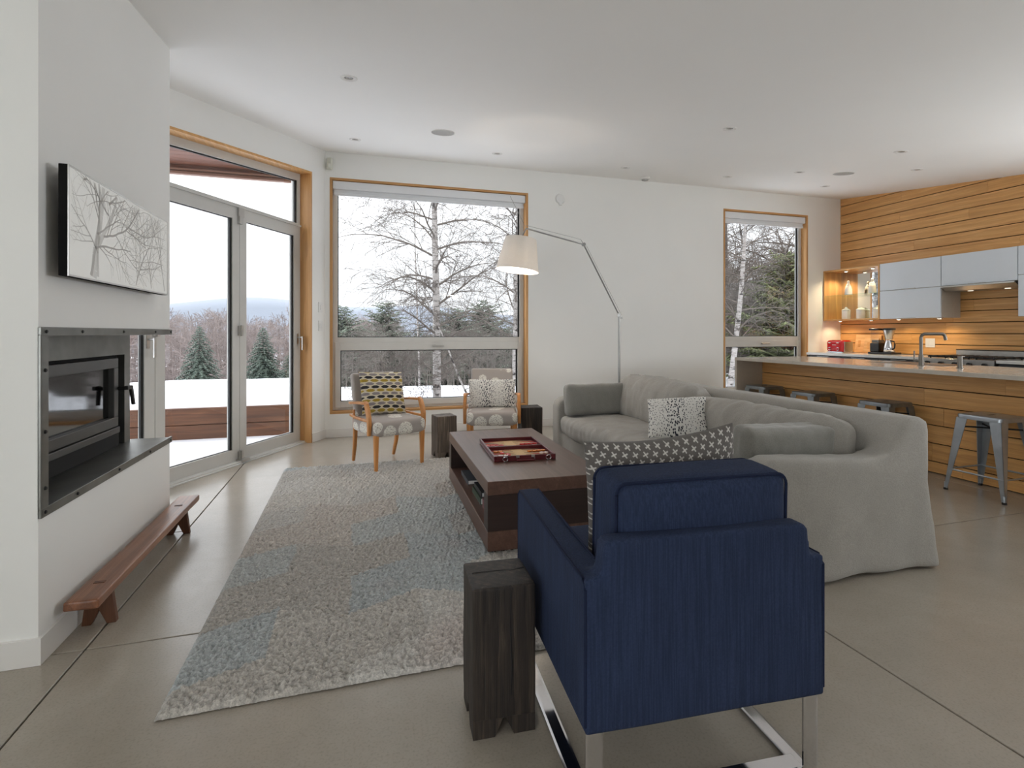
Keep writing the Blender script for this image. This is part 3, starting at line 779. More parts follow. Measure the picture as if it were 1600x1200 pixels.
kp = N('crackled_glass'); v = kp.coord(); vo = kp.n('ShaderNodeTexVoronoi', feature='DISTANCE_TO_EDGE'); vo.inputs['Scale'].default_value = 45; kp.l(v, vo.inputs['Vector'])
CRACK = kp.set(kp.ramp(vo.outputs['Distance'], [(0, lin((150, 150, 140))), (0.2, lin((232, 228, 214)))]), 0.2)
L(MB().box(UX+0.01, XR-0.02, y0+tt+.001, y0+tt+.007, z0+tt, z1-tt)).build('side_panel', CRACK, r)
def puck(x, y, z, power, name='cabinet_puck_light', label=None, parent=None, grp=None):
    rr = thing(name, label, 'light', (x, y, z), group=grp)
    MB().cyl((0, 0, 0), (0, 0, -0.012), 0.032, 0.03, 20).build('housing', BRUSH, rr, True)
    MB().cyl((0, 0, -0.012), (0, 0, -0.015), 0.018, 0.016, 20).build('lens', PUCK, rr, True)
    d = bpy.data.lights.new('puck', 'SPOT'); d.energy = power; d.color = (1.0, 0.76, 0.46); d.spot_size = math.radians(150); d.spot_blend = 0.6; d.shadow_soft_size = 0.02
    l = bpy.data.objects.new('puck_lamp', d); COL.objects.link(l); l.parent = rr; l.location = (0, 0, -0.02)
puck(7.15, 6.15, z1-tt, 8, label='puck light in the top of the lit shelf near the window wall')
puck(7.15, 5.72, z1-tt, 8, label='puck light in the top of the lit shelf near the blue-grey cabinet')
for k, (yy, lb) in enumerate(((6.22, 'under-cabinet puck light nearest the window wall, above the toaster'), (5.72, 'under-cabinet puck light above the coffee maker'), (5.32, 'under-cabinet puck light between coffee maker and outlet'), (4.80, 'under-cabinet puck light closest to the range hood'))):
    puck(7.12, yy, 1.405 if yy > 5.5 else 1.41, 2.6, label=lb)
# jars on the shelf
def jar(name, label, cat, x, y, z, prof, lidprof=None, knob=True):
    rr = thing(name, label, cat, (x, y, z)); MB().lathe(prof, 20).build('body', CERAM, rr, True)
    if lidprof: MB().lathe(lidprof, 20).build('lid', CERAM, rr, True)
    return rr
bott = [(0.0, 0), (0.052, 0), (0.054, 0.01), (0.050, 0.10), (0.038, 0.16), (0.030, 0.175)]
blid = [(0.030, 0.176), (0.032, 0.182), (0.022, 0.20), (0.016, 0.225), (0.020, 0.24), (0.012, 0.262), (0, 0.266)]
jar('ceramic_bottle', 'white stoppered ceramic bottle on the glass shelf nearest the window wall', 'bottle', 7.14, 6.10, 1.793, bott, blid).scale = (.95, .95, .82)
jar('ceramic_bottle', 'white stoppered ceramic bottle on the glass shelf near the blue-grey cabinet', 'bottle', 7.14, 5.72, 1.793, bott, blid).scale = (.95, .95, .82)
can = [(0, 0), (0.055, 0), (0.057, 0.008), (0.057, 0.125), (0.054, 0.128)]
clid = [(0.060, 0.129), (0.060, 0.137), (0.045, 0.150), (0.015, 0.165), (0.017, 0.178), (0.008, 0.184), (0, 0.185)]
for yy, lb in ((6.14, 'white lidded canister under the glass shelf nearest the window wall'), (5.90, 'middle white lidded canister on the lit shelf floor'), (5.64, 'white lidded canister on the lit shelf floor near the blue-grey cabinet')):
    jar('canister', lb, 'canister', 7.14, yy, 1.427, can, clid)

# ------------------------------------------------------------------ back counter run
r = thing('kitchen_worktop', 'white quartz worktop along the oak wall under the lit shelf', 'worktop', (7.0, 5.54, 0.88))
loc(MB().box(6.67, XR-0.002, 4.715, YB-0.004, 0.885, 0.92, 0.002, 1), *r.location).build('slab', QUARTZ, r)
r = thing('kitchen_worktop', 'white quartz worktop to the right of the range', 'worktop', (7.0, 3.0, 0.88))
loc(MB().box(6.67, XR-0.002, 2.0, 3.925, 0.885, 0.92, 0.002, 1), *r.location).build('slab', QUARTZ, r)
def basecab(y0, y1, label, drawers):
    r = thing('base_cabinet', label, 'cabinet', (7.02, (y0+y1)/2, 0)); o = r.location
    loc(MB().box(6.72, XR-0.004, y0+.001, y1-.001, 0.09, 0.884), *o).build('carcass', DKCAB, r)
    loc(MB().box(6.78, XR-0.004, y0+.001, y1-.001, 0.0, 0.09), *o).build('plinth', BLACKP, r)
    zs = [0.10, 0.36, 0.62, 0.872] if drawers else [0.10, 0.872]
    for a, c in zip(zs, zs[1:]):
        d = loc(MB().box(6.70, 6.719, y0+.003, y1-.003, a+.002, c-.002, 0.001, 1), *o).build('drawer' if drawers else 'door', DKCAB, r)
        loc(MB().box(6.675, 6.701, (y0+y1)/2-.1, (y0+y1)/2+.1, c-.006, c-.001), *o).build('handle', BRUSH, d)
basecab(5.85, 6.41, 'dark grey base cabinet in the corner by the narrow window', False)
basecab(5.28, 5.85, 'dark grey drawer unit under the coffee maker', True)
basecab(4.72, 5.28, 'dark grey drawer unit left of the range', True)
basecab(2.96, 3.92, 'dark grey drawer unit right of the range', True)
basecab(2.0, 2.96, 'dark grey base cabinet at the near end of the kitchen wall', False)
# range
r = thing('gas_range', 'stainless gas range with black grates under the hood', 'range', (7.0, 4.32, 0)); o = r.location; L = lambda b: loc(b, *o)
L(MB().box(6.66, 7.30, 3.935, 4.705, 0.02, 0.915, 0.004)).build('body', BRUSH, r)
L(MB().box(7.26, 7.335, 3.94, 4.70, 0.915, 1.005, 0.003)).build('backguard', BRUSH, r)
L(MB().box(7.255, 7.337, 3.94, 4.70, 1.005, 1.014, 0.002)).build('vent_strip', BLACKP, r)
for i in range(3):
    ya = 3.96+i*0.245
    b = MB(); 
    for q in range(4): b.box(6.74+q*0.15, 6.755+q*0.15, ya, ya+0.23, 0.925, 0.945, 0.003, 1)
    for q in range(3): b.box(6.72, 7.22, ya+0.02+q*0.09, ya+0.035+q*0.09, 0.928, 0.948, 0.003, 1)
    for q in (ya+.03, ya+.2):
        for xq in (6.74, 7.2): b.box(xq, xq+.012, q-.006, q+.006, 0.914, 0.93)
    L(b).build('grate', BLACKP, r)
for q in range(5):
    L(MB().cyl((6.66, 4.02+q*0.15, 0.86), (6.63, 4.02+q*0.15, 0.86), 0.022)).build('knob', BLACKP, r)
L(MB().cyl((6.62, 4.0, 0.76), (6.62, 4.64, 0.76), 0.011).cyl((6.62, 4.03, .76), (6.662, 4.03, .76), .008).cyl((6.62, 4.61, .76), (6.662, 4.61, .76), .008)).build('oven_handle', BRUSH, r)
L(MB().box(6.652, 6.665, 3.99, 4.65, 0.20, 0.72, 0.003)).build('oven_door', STEELD, r)
# outlet
r = thing('wall_outlet', 'white outlet plate on the oak wall between coffee maker and faucet', 'outlet', (XR, 5.07, 1.085))
MB().box(-0.007, 0.0, -0.06, 0.06, -0.06, 0.06, 0.003).build('cover_plate', WHITEP, r)
for q in (-0.025, 0.025): MB().box(-0.011, -0.007, q-0.016, q+0.016, -0.033, 0.033, 0.002).build('receptacle', WHITEP, r)
# toaster (front with knobs faces the island)
r = thing('toaster', 'glossy red toaster with chrome knobs on the white worktop', 'toaster', (6.95, 6.09, 0.92))
o = softbox('body', REDGL, 0.20, 0.285, 0.175, 0.04, parent=r, res=0.05); o.location = (0, 0, 0.014)
MB().box(-0.095, 0.095, -0.135, 0.135, 0.0, 0.018, 0.004).build('base', CHROME, r)
for sy in (-0.147,): MB().box(-0.07, 0.095, sy, sy+0.012, 0.02, 0.17, 0.004).build('side_plate', BRUSH, r)
for sy in (-0.07, 0.07):
    MB().cyl((-0.098, sy, 0.06), (-0.112, sy, 0.06), 0.024, n=20).build('dial_ring', CHROME, r, True)
    MB().cyl((-0.110, sy, 0.06), (-0.122, sy, 0.06), 0.015, n=20).build('knob', REDGL, r, True)
    MB().box(-0.116, -0.10, sy-0.02, sy+0.02, 0.145, 0.155, 0.003).build('lever', CHROME, r)
for sy in (-0.05, 0.05): MB().box(-0.07, 0.07, sy-0.015, sy+0.015, 0.186, 0.191).build('slot', BLACKP, r)
MB().box(-0.103, -0.099, -0.035, 0.03, 0.115, 0.122, 0.001).build('badge', CHROME, r)
# cutting boards
def board(label, x, y, w_, h_, tilt, holes=True):
    rr = thing('cutting_board', label, 'cutting board', (x, y, 0.921)); rr.rotation_euler = (0, tilt, 0)
    b = MB(); b.box(-0.011, 0.011, -w_/2, w_/2, 0, h_, 0.005); b.build('board', MAPLE, rr)
    if holes: MB().box(-0.014, -0.0112, w_/2-0.09, w_/2-0.05, h_/2-.05, h_/2+.05, 0.001).build('handle_slot', OAK_Y, rr)
board('tall wooden cutting board leaning on the oak wall behind the toaster', 7.285, 5.92, 0.40, 0.27, math.radians(9))
board('small wooden cutting board leaning in front of the tall one', 7.235, 5.83, 0.22, 0.22, math.radians(12))
# coffee maker
r = thing('coffee_maker', 'drip coffee maker with black-lidded water tank and steel carafe', 'coffee maker', (7.11, 5.52, 0.92))
MB().box(-0.10, 0.10, -0.17, 0.165, 0, 0.028, 0.006).build('base', BLACKP, r)
MB().box(-0.07, 0.085, 0.03, 0.16, 0.028, 0.155, 0.01).build('control_tower', BLACKP, r)
TANKG = glassmat('tank_glass', 0.02, (0.85, 0.85, 0.85))
MB().box(-0.065, 0.08, 0.035, 0.155, 0.155, 0.335, 0.01).build('water_tank', TANKG, r)
MB().box(-0.05, 0.07, 0.045, 0.145, 0.158, 0.20, 0.006).build('water', plain('tank_water', lin((120, 118, 114)), 0.1), r)
MB().box(-0.08, 0.09, 0.025, 0.165, 0.335, 0.362, 0.006).build('tank_lid', BLACKP, r)
MB().lathe([(0.040, 0.205), (0.045, 0.21), (0.070, 0.33), (0.072, 0.34)], 28, Matrix.Translation((0, -0.07, 0))).build('filter_cone', BRUSH, r, True)
MB().lathe([(0.075, 0.336), (0.077, 0.36), (0.06, 0.366)], 28, Matrix.Translation((0, -0.07, 0))).build('cone_lid', BLACKP, r, True)
car = MB().lathe([(0.068, 0.030), (0.072, 0.036), (0.066, 0.10), (0.048, 0.17), (0.042, 0.185), (0.046, 0.20)], 28, Matrix.Translation((0, -0.07, 0))).build('carafe', CHROME, r, True)
MB().tube([(-0.02, -0.115, 0.185), (-0.02, -0.155, 0.18), (-0.02, -0.168, 0.14), (-0.02, -0.160, 0.09), (-0.02, -0.135, 0.07)], 0.010, 8).build('handle', BLACKP, car, True)

# ------------------------------------------------------------------ island
IX0, IXP, IX1 = 4.44, 4.82, 5.47; IY0, IY1 = 1.45, 5.33
r = thing('island_worktop', 'long polished taupe quartz island top with waterfall end leg', 'worktop', (4.95, 3.4, 0.88)); o = r.location; L = lambda b: loc(b, *o)
L(MB().box(IX0, IX1, IY0, IY1, 0.885, 0.92, 0.002, 1)).build('slab', TAUPE, r)
L(MB().box(IX0, IX1, IY1-0.032, IY1, 0.0, 0.885, 0.002, 1)).build('waterfall_leg', TAUPE, r)
L(MB().box(IX0, IX1, IY0, IY0+0.032, 0.0, 0.885, 0.002, 1)).build('waterfall_leg', TAUPE, r)
L(MB().box(5.02, 5.40, 3.35, 4.10, 0.9205, 0.9215)).build('sink_rim', FAUC, r)
r = thing('kitchen_island', 'island cabinet clad in horizontal oak boards beneath the quartz top', 'kitchen island', (5.1, 3.4, 0)); o = r.location; L = lambda b: loc(b, *o)
L(MB().box(IXP+0.018, IX1-0.03, IY0+0.034, IY1-0.034, 0.0, 0.882)).build('carcass', MATS['groove_shadow_wood'], r)
rp = random.Random(4); gz = [0.003, 0.10, 0.258, 0.415, 0.573, 0.731, 0.882]
for a, c in zip(gz, gz[1:]):
    y = IY1-0.034; first = rp.uniform(1.8, 3.6)
    while y > IY0+0.05:
        y2 = max(IY0+0.034, y-first); first = 2.4
        if y2-(IY0+0.034) < 0.3: y2 = IY0+0.034
        cc = (IXP, (y+y2)/2, a)
        ob = loc(MB().box(IXP, IXP+0.018, y2+.0006, y-.0006, a+0.004, c-0.004, 0.0012, 1), *cc).build('plank', OAK_Y, r); ob.location = Vector(cc)-r.location
        y = y2
for ya, yb in ((1.5, 2.45), (2.45, 3.4), (3.4, 4.35), (4.35, 5.28)):
    d = L(MB().box(IX1-0.029, IX1-0.010, ya+.003, yb-.003, 0.10, 0.872)).build('door', DKCAB, r)
# faucet
r = thing('kitchen_faucet', 'tall brushed metal faucet with squared spout on the island', 'faucet', (4.90, 3.46, 0.92))
MB().cyl((0, 0, 0), (0, 0, 0.006), 0.030, n=24).build('base_ring', FAUC, r, True)
sp = [(0, 0, 0.005), (0, 0, 0.255)]+[(0.035*(1-math.cos(t_)), 0, 0.255+0.035*math.sin(t_)) for t_ in np.linspace(0.2, PI/2, 7)]+[(0.16, 0, 0.290)]+[(0.16+0.03*math.sin(t_), 0, 0.29-0.03*(1-math.cos(t_))) for t_ in np.linspace(0.2, PI/2.3, 6)]+[(0.196, 0, 0.235)]
bd = MB().tube(sp, 0.0135, 14); bd.cyl((0, 0, 0.004), (0, 0, 0.10), 0.019, n=18)
o = bd.build('spout', FAUC, r, True); r.rotation_euler = (0, 0, math.radians(-28))
hd = MB().cyl((0, 0, 0.045), (-0.005, 0.105, 0.05), 0.010, n=12); hd.cyl((-0.005, 0.10, 0.03), (-0.005, 0.10, 0.135), 0.006, n=10)
hd.build('lever', FAUC, r, True)
r = thing('soap_dispenser', 'short cylindrical metal soap pump beside the island faucet', 'soap dispenser', (4.88, 3.13, 0.92))
MB().cyl((0, 0, 0), (0, 0, 0.006), 0.026, n=20).build('base_ring', FAUC, r, True)
MB().cyl((0, 0, 0.006), (0, 0, 0.105), 0.018, n=18).build('body', FAUC, r, True)
MB().cyl((0, 0, 0.098), (0.05, 0, 0.098), 0.006, n=8).build('nozzle', FAUC, r, True)

# ------------------------------------------------------------------ metal stools
def stool_proto(m):
    r = thing('metal_stool', 'x', 'stool')
    h, a, f = 0.60, 0.150, 0.200
    b = MB(); t_ = bmesh.new(); bmesh.ops.create_cube(t_, size=1)
    for v in t_.verts: v.co = Vector((v.co.x*2*a, v.co.y*2*a, h-0.018+v.co.z*0.036))
    vert = [e for e in t_.edges if abs(e.verts[0].co.z-e.verts[1].co.z) > 0.02]
    bmesh.ops.bevel(t_, geom=vert, offset=0.035, segments=5, affect='EDGES', profile=0.5)
    te = [e for e in t_.edges if e.verts[0].co.z > h-0.005 and e.verts[1].co.z > h-0.005 and len(e.link_faces) == 2 and abs(e.link_faces[0].normal.z-e.link_faces[1].normal.z) > 0.5]
    bmesh.ops.bevel(t_, geom=te, offset=0.010, segments=3, affect='EDGES', profile=0.5)
    b.add(t_); b.build('seat', m, r, True)
    MB().box(-0.035, 0.035, -0.010, 0.010, h-0.001, h+0.0006, 0.002).build('grip_slot', GASK, r)
    for sx in (-1, 1):
        for sy in (-1, 1):
            # folded V-section leg: two tapering flanges meeting at the outer corner
            b = MB(); T = 0.004
            top = Vector((sx*(a-0.003), sy*(a-0.003), h-0.03)); bot = Vector((sx*f, sy*f, 0.012))
            w0, w1 = 0.075, 0.022
            for ax in (0, 1):
                dv = Vector((-sx, 0, 0)) if ax == 0 else Vector((0, -sy, 0)); nv = Vector((0, -sy, 0)) if ax == 0 else Vector((-sx, 0, 0))
                b.hexa([bot, bot+dv*w1, bot+dv*w1+nv*T, bot+nv*T, top, top+dv*w0, top+dv*w0+nv*T, top+nv*T])
            b.cyl(bot+Vector((-sx*.010, -sy*.010, 0.045)), bot+Vector((-sx*.008, -sy*.008, 0)), 0.014, 0.011, 10)
            lg = b.build('leg', m, r)
            MB().cyl(bot+Vector((-sx*.008, -sy*.008, 0.004)), bot+Vector((-sx*.008, -sy*.008, -0.0115)), 0.014, 0.015, 12).build('rubber_foot', RUBBER, lg)
    zc = 0.165; q = a+(f-a)*(1-zc/h)-0.006
    for p0, p1 in (((-q, -q), (q, -q)), ((q, -q), (q, q)), ((q, q), (-q, q)), ((-q, q), (-q, -q))):
        MB().cyl((*p0, zc), (*p1, zc), 0.0065, n=10).build('rung', m, r, True)
    zc = 0.50; q = a+(f-a)*(1-zc/h)-0.012
    for s_ in (1, -1): MB().cyl((-q, -q*s_, zc), (q, q*s_, zc), 0.006, n=8).build('brace', RUBBER, r, True)
    return r
st = stool_proto(GALV); st.location = (4.60, 2.735, 0.0); st['label'] = 'bright galvanised metal stool in full view at the right end of the island'
st2 = stool_proto(GALVD)
for k, (yy, lb) in enumerate(((3.56, 'dull grey metal stool nearest the bright galvanised one, seat just above the sofa back'), (4.34, 'middle dull grey metal stool peeking over the sofa back'), (5.02, 'dull grey metal stool farthest along, next to the island waterfall end'))):
    c = st2 if k == 0 else copy_tree(st2)
    c.location = (4.60, yy, 0); c['label'] = lb
for c in [o for o in COL.objects if o.name.startswith('metal_stool')]: c['group'] = 'metal stools along the island'

# ------------------------------------------------------------------ ceiling fixtures
F_ = Vector((math.sin(YAW), math.cos(YAW), 0)); R_ = Vector((math.cos(YAW), -math.sin(YAW), 0)); C0 = Vector((0, 0, 1.22))
def ray(x, y): return F_*815+R_*(x-800)+Vector((0, 0, 520-y))
def on_ceil(x, y):
    d = ray(x, y); # 1.22 + t dz = 3.33-0.122*(YB - t dy)
    t_ = (3.33-0.122*YB-1.22)/(d.z-0.122*d.y); return C0+d*t_
TILT = math.atan(0.122)
def down(x, y, label):
    p = on_ceil(x, y); r = thing('recessed_downlight', label, 'light', p, rot=(TILT, 0, 0), group='recessed downlights in the ceiling')
    MB().lathe([(0.036, 0.0), (0.038, -0.004), (0.055, -0.006), (0.060, -0.002), (0.060, 0.004), (0.036, 0.004)], 28, cap=False).build('trim_ring', TRIMW, r, True)
    MB().lathe([(0.036, 0.001), (0.028, -0.001), (0.016, -0.002), (0.0, -0.002)], 24, cap=False).build('lens', LENS, r, True)
DL = [(545, 122, 'recessed downlight nearest the chimney, closest to the viewer'), (555, 218, 'recessed downlight in front of the glass door corner'),
      (777, 240, 'recessed downlight above the wide window'), (977, 262, 'recessed downlight just left of the smoke detector'),
      (1140, 201, 'recessed downlight alone in the middle of the ceiling over the sofa'), (1137, 276, 'recessed downlight above the left edge of the narrow window'),
      (1249, 269, 'recessed downlight left of the round kitchen speaker'), (1289, 291, 'recessed downlight closest to the far kitchen corner'),
      (1408, 237, 'rightmost recessed downlight nearer the viewer above the island'), (1433, 265, 'recessed downlight nearest the oak wall above the cabinets')]
for q in DL: down(*q)
def speaker(x, y, rad, label):
    p = on_ceil(x, y); r = thing('ceiling_speaker', label, 'speaker', p, rot=(TILT, 0, 0))
    MB().lathe([(rad-0.006, 0.0), (rad-0.005, -0.006), (rad, -0.005), (rad, 0.003), (rad-0.006, 0.003)], 40, cap=False).build('rim', TRIMW, r, True)
    MB().cyl((0, 0, 0.001), (0, 0, -0.004), rad-0.006, rad-0.008, 40).build('grille', GRILLE, r)
speaker(692, 207, 0.115, 'round ceiling speaker in front of the wide window')
speaker(1318, 271, 0.115, 'round ceiling speaker over the kitchen')
p = on_ceil(1008, 277); r = thing('smoke_detector', 'round white smoke detector on the ceiling', 'smoke detector', p, rot=(TILT, 0, 0))
MB().lathe([(0.065, 0.0), (0.068, -0.015), (0.060, -0.028)], 32).build('base', TRIMW, r, True)
MB().lathe([(0.045, -0.028), (0.042, -0.045), (0.02, -0.05)], 32).build('sensor_cap', GRILLE, r, True)
# wall sounder
d = ray(875, 311); p = C0+d*(YB/d.y); r = thing('wall_sounder', 'round white alarm sounder on the wall right of the wide window', 'alarm', p)
MB().lathe([(0.068, 0.0), (0.068, 0.012), (0.058, 0.028), (0.02, 0.036)], 32, Matrix.Rotation(PI/2, 4, 'X')).build('body', WHITEP, r, True)
MB().box(-0.02, 0.02, -0.03, -0.004, -0.085, -0.055, 0.004).build('lug', WHITEP, r)

# ------------------------------------------------------------------ framed screen on the chimney
r = thing('framed_television', 'thin black-edged framed screen showing a pale tree picture, on chimney', 'television', (CX, 2.92, 1.437))
ya, yb = -0.475, 0.745
ya, yb = 2.38-2.92, 3.47-2.92
zt, zb_ = 0.425, 0.0
PX = 0.075
MB().box(0.042, PX-0.003, ya, yb, zb_, zt, 0.002, 1).build('body', plain('matte_black_case', (0.008, 0.008, 0.008), 0.9, spec=0.1), r)
MB().box(0.0, 0.042, ya+0.35, yb-0.35, zb_+0.12, zt-0.12).build('mount_bracket', BLACKP, r)
b = MB(); fw = 0.007
b.box(PX-0.0028, PX, ya, yb, zt-fw, zt); b.box(PX-0.0028, PX, ya, yb, zb_, zb_+fw); b.box(PX-0.0028, PX, ya, ya+fw, zb_+fw, zt-fw); b.box(PX-0.0028, PX, yb-fw, yb, zb_+fw, zt-fw)
b.build('picture_frame', BRUSH, r)
scr = MB().box(PX-0.0029, PX-0.0015, ya+fw, yb-fw, zb_+fw, zt-fw).build('screen', SCREEN, r)
def flat_twigs(seed, starts, y0, y1, z0, z1, x, thick_only=False):
    rr = random.Random(seed); B = MB()
    def seg(p, a, ln, wd, depth):
        n = max(2, int(ln/0.03)); pts = [p]; ws = [wd]
        for i in range(n):
            a += rr.uniform(-.16, .16); q = (pts[-1][0]+math.cos(a)*ln/n, pts[-1][1]+math.sin(a)*ln/n)
            if not (y0 < q[0] < y1 and z0 < q[1] < z1): break
            pts.append(q); ws.append(wd*(1-0.6*(i+1)/n))
            if depth < 3 and rr.random() < 0.5:
                seg(q, a+rr.choice((-1, 1))*rr.uniform(.35, 1.0), ln*rr.uniform(.4, .75), ws[-1]*.62, depth+1)
        for i in range(len(pts)-1):
            (ay, az), (by, bz) = pts[i], pts[i+1]; L_ = math.hypot(by-ay, bz-az) or 1; ny, nz = -(bz-az)/L_, (by-ay)/L_
            vs = [B.bm.verts.new((x, py+s*ny*wv/2, pz+s*nz*wv/2)) for (py, pz, wv) in ((ay, az, ws[i]), (by, bz, ws[i+1])) for s in (-1, 1)]
            B.bm.faces.new((vs[0], vs[1], vs[3], vs[2]))
    for s_ in starts: seg(*s_, 3 if thick_only else 0)
    return B
tw = flat_twigs(5, [((-0.36+.0, 0.02), 1.15, 0.5, 0.02), ((-0.20, 0.35), 0.5, 0.5, 0.012), ((-0.2, 0.3), 2.6, 0.3, 0.009), ((-0.25, 0.2), 0.15, 0.9, 0.010), ((-.3, .12), 2.4, .3, .008),
                    ((0.75, 0.30), 3.5, 0.7, 0.014), ((0.76, 0.1), 2.7, 0.7, 0.012), ((0.5, 0.02), 1.9, 0.5, 0.010), ((0.2, 0.59), -1.2, 0.5, 0.010), ((0.76, .2), 3.0, .8, .011), ((.1, .02), 1.2, .5, .009),
                    ((.76, .4), 3.3, .7, .009), ((-.42, .4), .2, .6, .007), ((-.42, .55), -.4, .6, .007), ((.3, .02), 1.8, .5, .008), ((.76, .05), 2.9, .6, .008)],
                ya+fw+.002, yb-fw-.002, zb_+fw+.002, zt-fw-.002, PX-0.0010)
o = tw.build('printed_branches', SCREEND, scr, fixn=False)
tw = flat_twigs(6, [((-0.34, 0.015), 1.25, 0.5, 0.055), ((-0.29, 0.16), 0.85, 0.36, 0.03), ((-0.30, 0.02), 1.45, 0.42, 0.02)], ya+fw+.002, yb-fw-.002, zb_+fw+.002, zt-fw-.002, PX-0.0012, True)
tw.build('printed_trunk', SCREENT, scr, fixn=False)

# ------------------------------------------------------------------ low bench
r = thing('low_bench', 'long narrow reddish-brown low wooden bench along the chimney foot', 'bench', (-1.03, 3.13, 0))
r.rotation_euler = (0, 0, 0)
o = softbox('seat_plank', BENCHW, 0.118, 1.39, 0.036, 0.007, wr=0.0018, wscale=14, res=0.03, parent=r, seed=3); o.location = (0.0, 0.0, 0.135)
for sy in (-0.545, 0.47):
    b = MB(); b.prism([(-0.062, sy, 0), (-0.028, sy, 0), (0.0, sy, 0.06), (0.028, sy, 0), (0.062, sy, 0), (0.045, sy, 0.136), (-0.045, sy, 0.136)], (0, 0.028, 0), 0.003)
    b.build('leg', BENCHZ, r)
for sy in (-0.53, 0.485): MB().box(-0.022, 0.018, sy-.010, sy+.010, 0.1705, 0.1735, 0.001).build('tenon', BENCHZ, r)

# ------------------------------------------------------------------ rug
def rug():
    x0, x1, y0, y1 = -0.605, 1.58, 1.885, 5.0
    dx = 0.0052; nx = int((x1-x0)/dx); ny = int((y1-y0)/dx)
    xs_ = np.linspace(x0, x1, nx); ys_ = np.linspace(y0, y1, ny); X, Y = np.meshgrid(xs_, ys_, indexing='ij')
    r = np.random.RandomState(2)
    e = np.minimum.reduce([X-x0, x1-X, Y-y0, y1-Y]); edge = np.clip(e/0.02, 0, 1)**.5
    rn = r.rand(nx, ny); rn = (rn+np.roll(rn, 1, 0)+np.roll(rn, 1, 1)*0.8)/2.8
    P = np.stack([X.ravel(), Y.ravel(), 0*X.ravel()], 1)
    big = vnoise(P, 3, 14, 3).reshape(X.shape); cl = vnoise(P, 8, 120, 2).reshape(X.shape)
    Z = 0.003+edge*(0.013+0.020*(rn-.3)+0.0045*cl+0.0015*big)
    jx = (r.rand(nx, ny)-.5)*dx*0.8; jy = (r.rand(nx, ny)-.5)*dx*0.8
    # tumbling-block pattern
    W_ = 0.60; Hh = 0.36
    wob = vnoise(P, 21, 18, 2).reshape(X.shape)*0.012
    yy = (Y+wob-1.75)/Hh; xx = (X+wob+0.62)/W_
    # zigzag bands: each band boundary is a triangle wave
    tri = np.abs(((xx) % 1.0)-0.5)*2           # 0 at centre, 1 at edges
    band = yy+0.38*tri
    row = np.floor(band).astype(int); colx = np.floor(xx+0.5*(row % 2)).astype(int); half = (np.floor(xx*2).astype(int)) % 2
    pal = np.array([lin((186, 180, 172)), lin((176, 182, 182)), lin((200, 194, 186)), lin((164, 174, 178)), lin((188, 178, 168)), lin((204, 200, 194)), lin((172, 166, 158)), lin((190, 186, 180))])
    hsh = (row*3+colx*5) % 8
    pal = pal*0.65+pal.mean(0)*0.35
    C = pal[hsh]
    # teal patches and pink flecks
    teal = np.clip(vnoise(P, 33, 3.0, 2).reshape(X.shape)*2-0.25, 0, 1)[..., None]; C = C*(1-teal*.22)+np.array(lin((144, 156, 160)))*teal*.22
    pk = np.clip(vnoise(P, 51, 5, 3).reshape(X.shape)*3-1.6, 0, 1)[..., None]*0.3; C = C*(1-pk)+np.array(lin((196, 172, 162)))*pk
    C = C*(0.66+0.92*rn[..., None])
    V = np.stack([(X+jx).ravel(), (Y+jy).ravel(), Z.ravel()], 1)
    F = grid_faces(nx, ny)
    o = np_mesh('area_rug', V-np.array([0.49, 3.44, 0]), F, PATTR, None, True, C.reshape(-1, 3))
    o.location = (0.49, 3.44, 0.001)
    tag(o, 'shaggy pale grey rug with faint blue-grey diamond blocks on concrete floor', 'rug')
rug()
RZ = 0.018

# ------------------------------------------------------------------ coffee table
r = thing('coffee_table', 'low dark-stained rectangular coffee table with open side shelf', 'coffee table', (1.055, 3.46, RZ), math.radians(-1.8))
w_, l_, h_, T = 0.70, 1.475, 0.396, 0.055
hx, hy = w_/2, l_/2
MB().box(-hx, hx, -hy, hy, h_-0.075, h_, 0.003, 1).build('tabletop', WALNUT_Y, r)
MB().box(-hx, hx, -hy, hy, 0.018, 0.125, 0.003, 1).build('bottom_shelf', WALNUT_Y, r)
MB().box(-hx, hx, -hy, -hy+0.10, 0.1252, h_-0.0752, 0.002, 1).build('end_panel', WALNUT_X, r)
MB().box(-hx, hx, hy-0.10, hy, 0.1252, h_-0.0752, 0.002, 1).build('end_panel', WALNUT_X, r)
MB().box(-0.012, 0.012, -hy+0.10, hy-0.10, 0.1252, h_-0.0752).build('centre_panel', WALNUT_X, r)
MB().box(-hx+0.03, hx-0.03, -hy+0.03, hy-0.03, 0.0, 0.018).build('plinth', BLACKP, r)
tabM = Matrix.Translation(r.location) @ Matrix.Rotation(math.radians(-1.8), 4, 'Z')
# things stored on its shelf
def book(label, lx, ly, lz, sx, sy, sz, cc, rz=0.0, cat='book'):
    p = tabM @ Vector((lx, ly, lz)); m = plain('book_cover_'+label[:12].replace(' ', '_'), lin(cc), 0.5)
    rr = thing('book', label, cat, p, math.radians(-1.8)+rz)
    MB().box(-sx/2, sx/2, -sy/2, sy/2, 0, 0.003).box(-sx/2, sx/2, -sy/2, sy/2, sz-0.003, sz).box(-sx/2, -sx/2+0.004, -sy/2, sy/2, 0.003, sz-.003).build('cover', m, rr)
    MB().box(-sx/2+0.004, sx/2-0.004, -sy/2+.003, sy/2-.003, 0.003, sz-0.003).build('pages', WHITEP, rr)
book('dark green book lying on the coffee table shelf', -0.19, -0.15, 0.126, 0.22, 0.28, 0.04, (44, 62, 44))
book('dull pink book lying on the coffee table shelf at the near end', -0.19, -0.46, 0.126, 0.21, 0.27, 0.055, (120, 76, 80))
book('black book on top of the dark green book in the table', -0.19, -0.15, 0.1665, 0.20, 0.25, 0.03, (26, 26, 30))
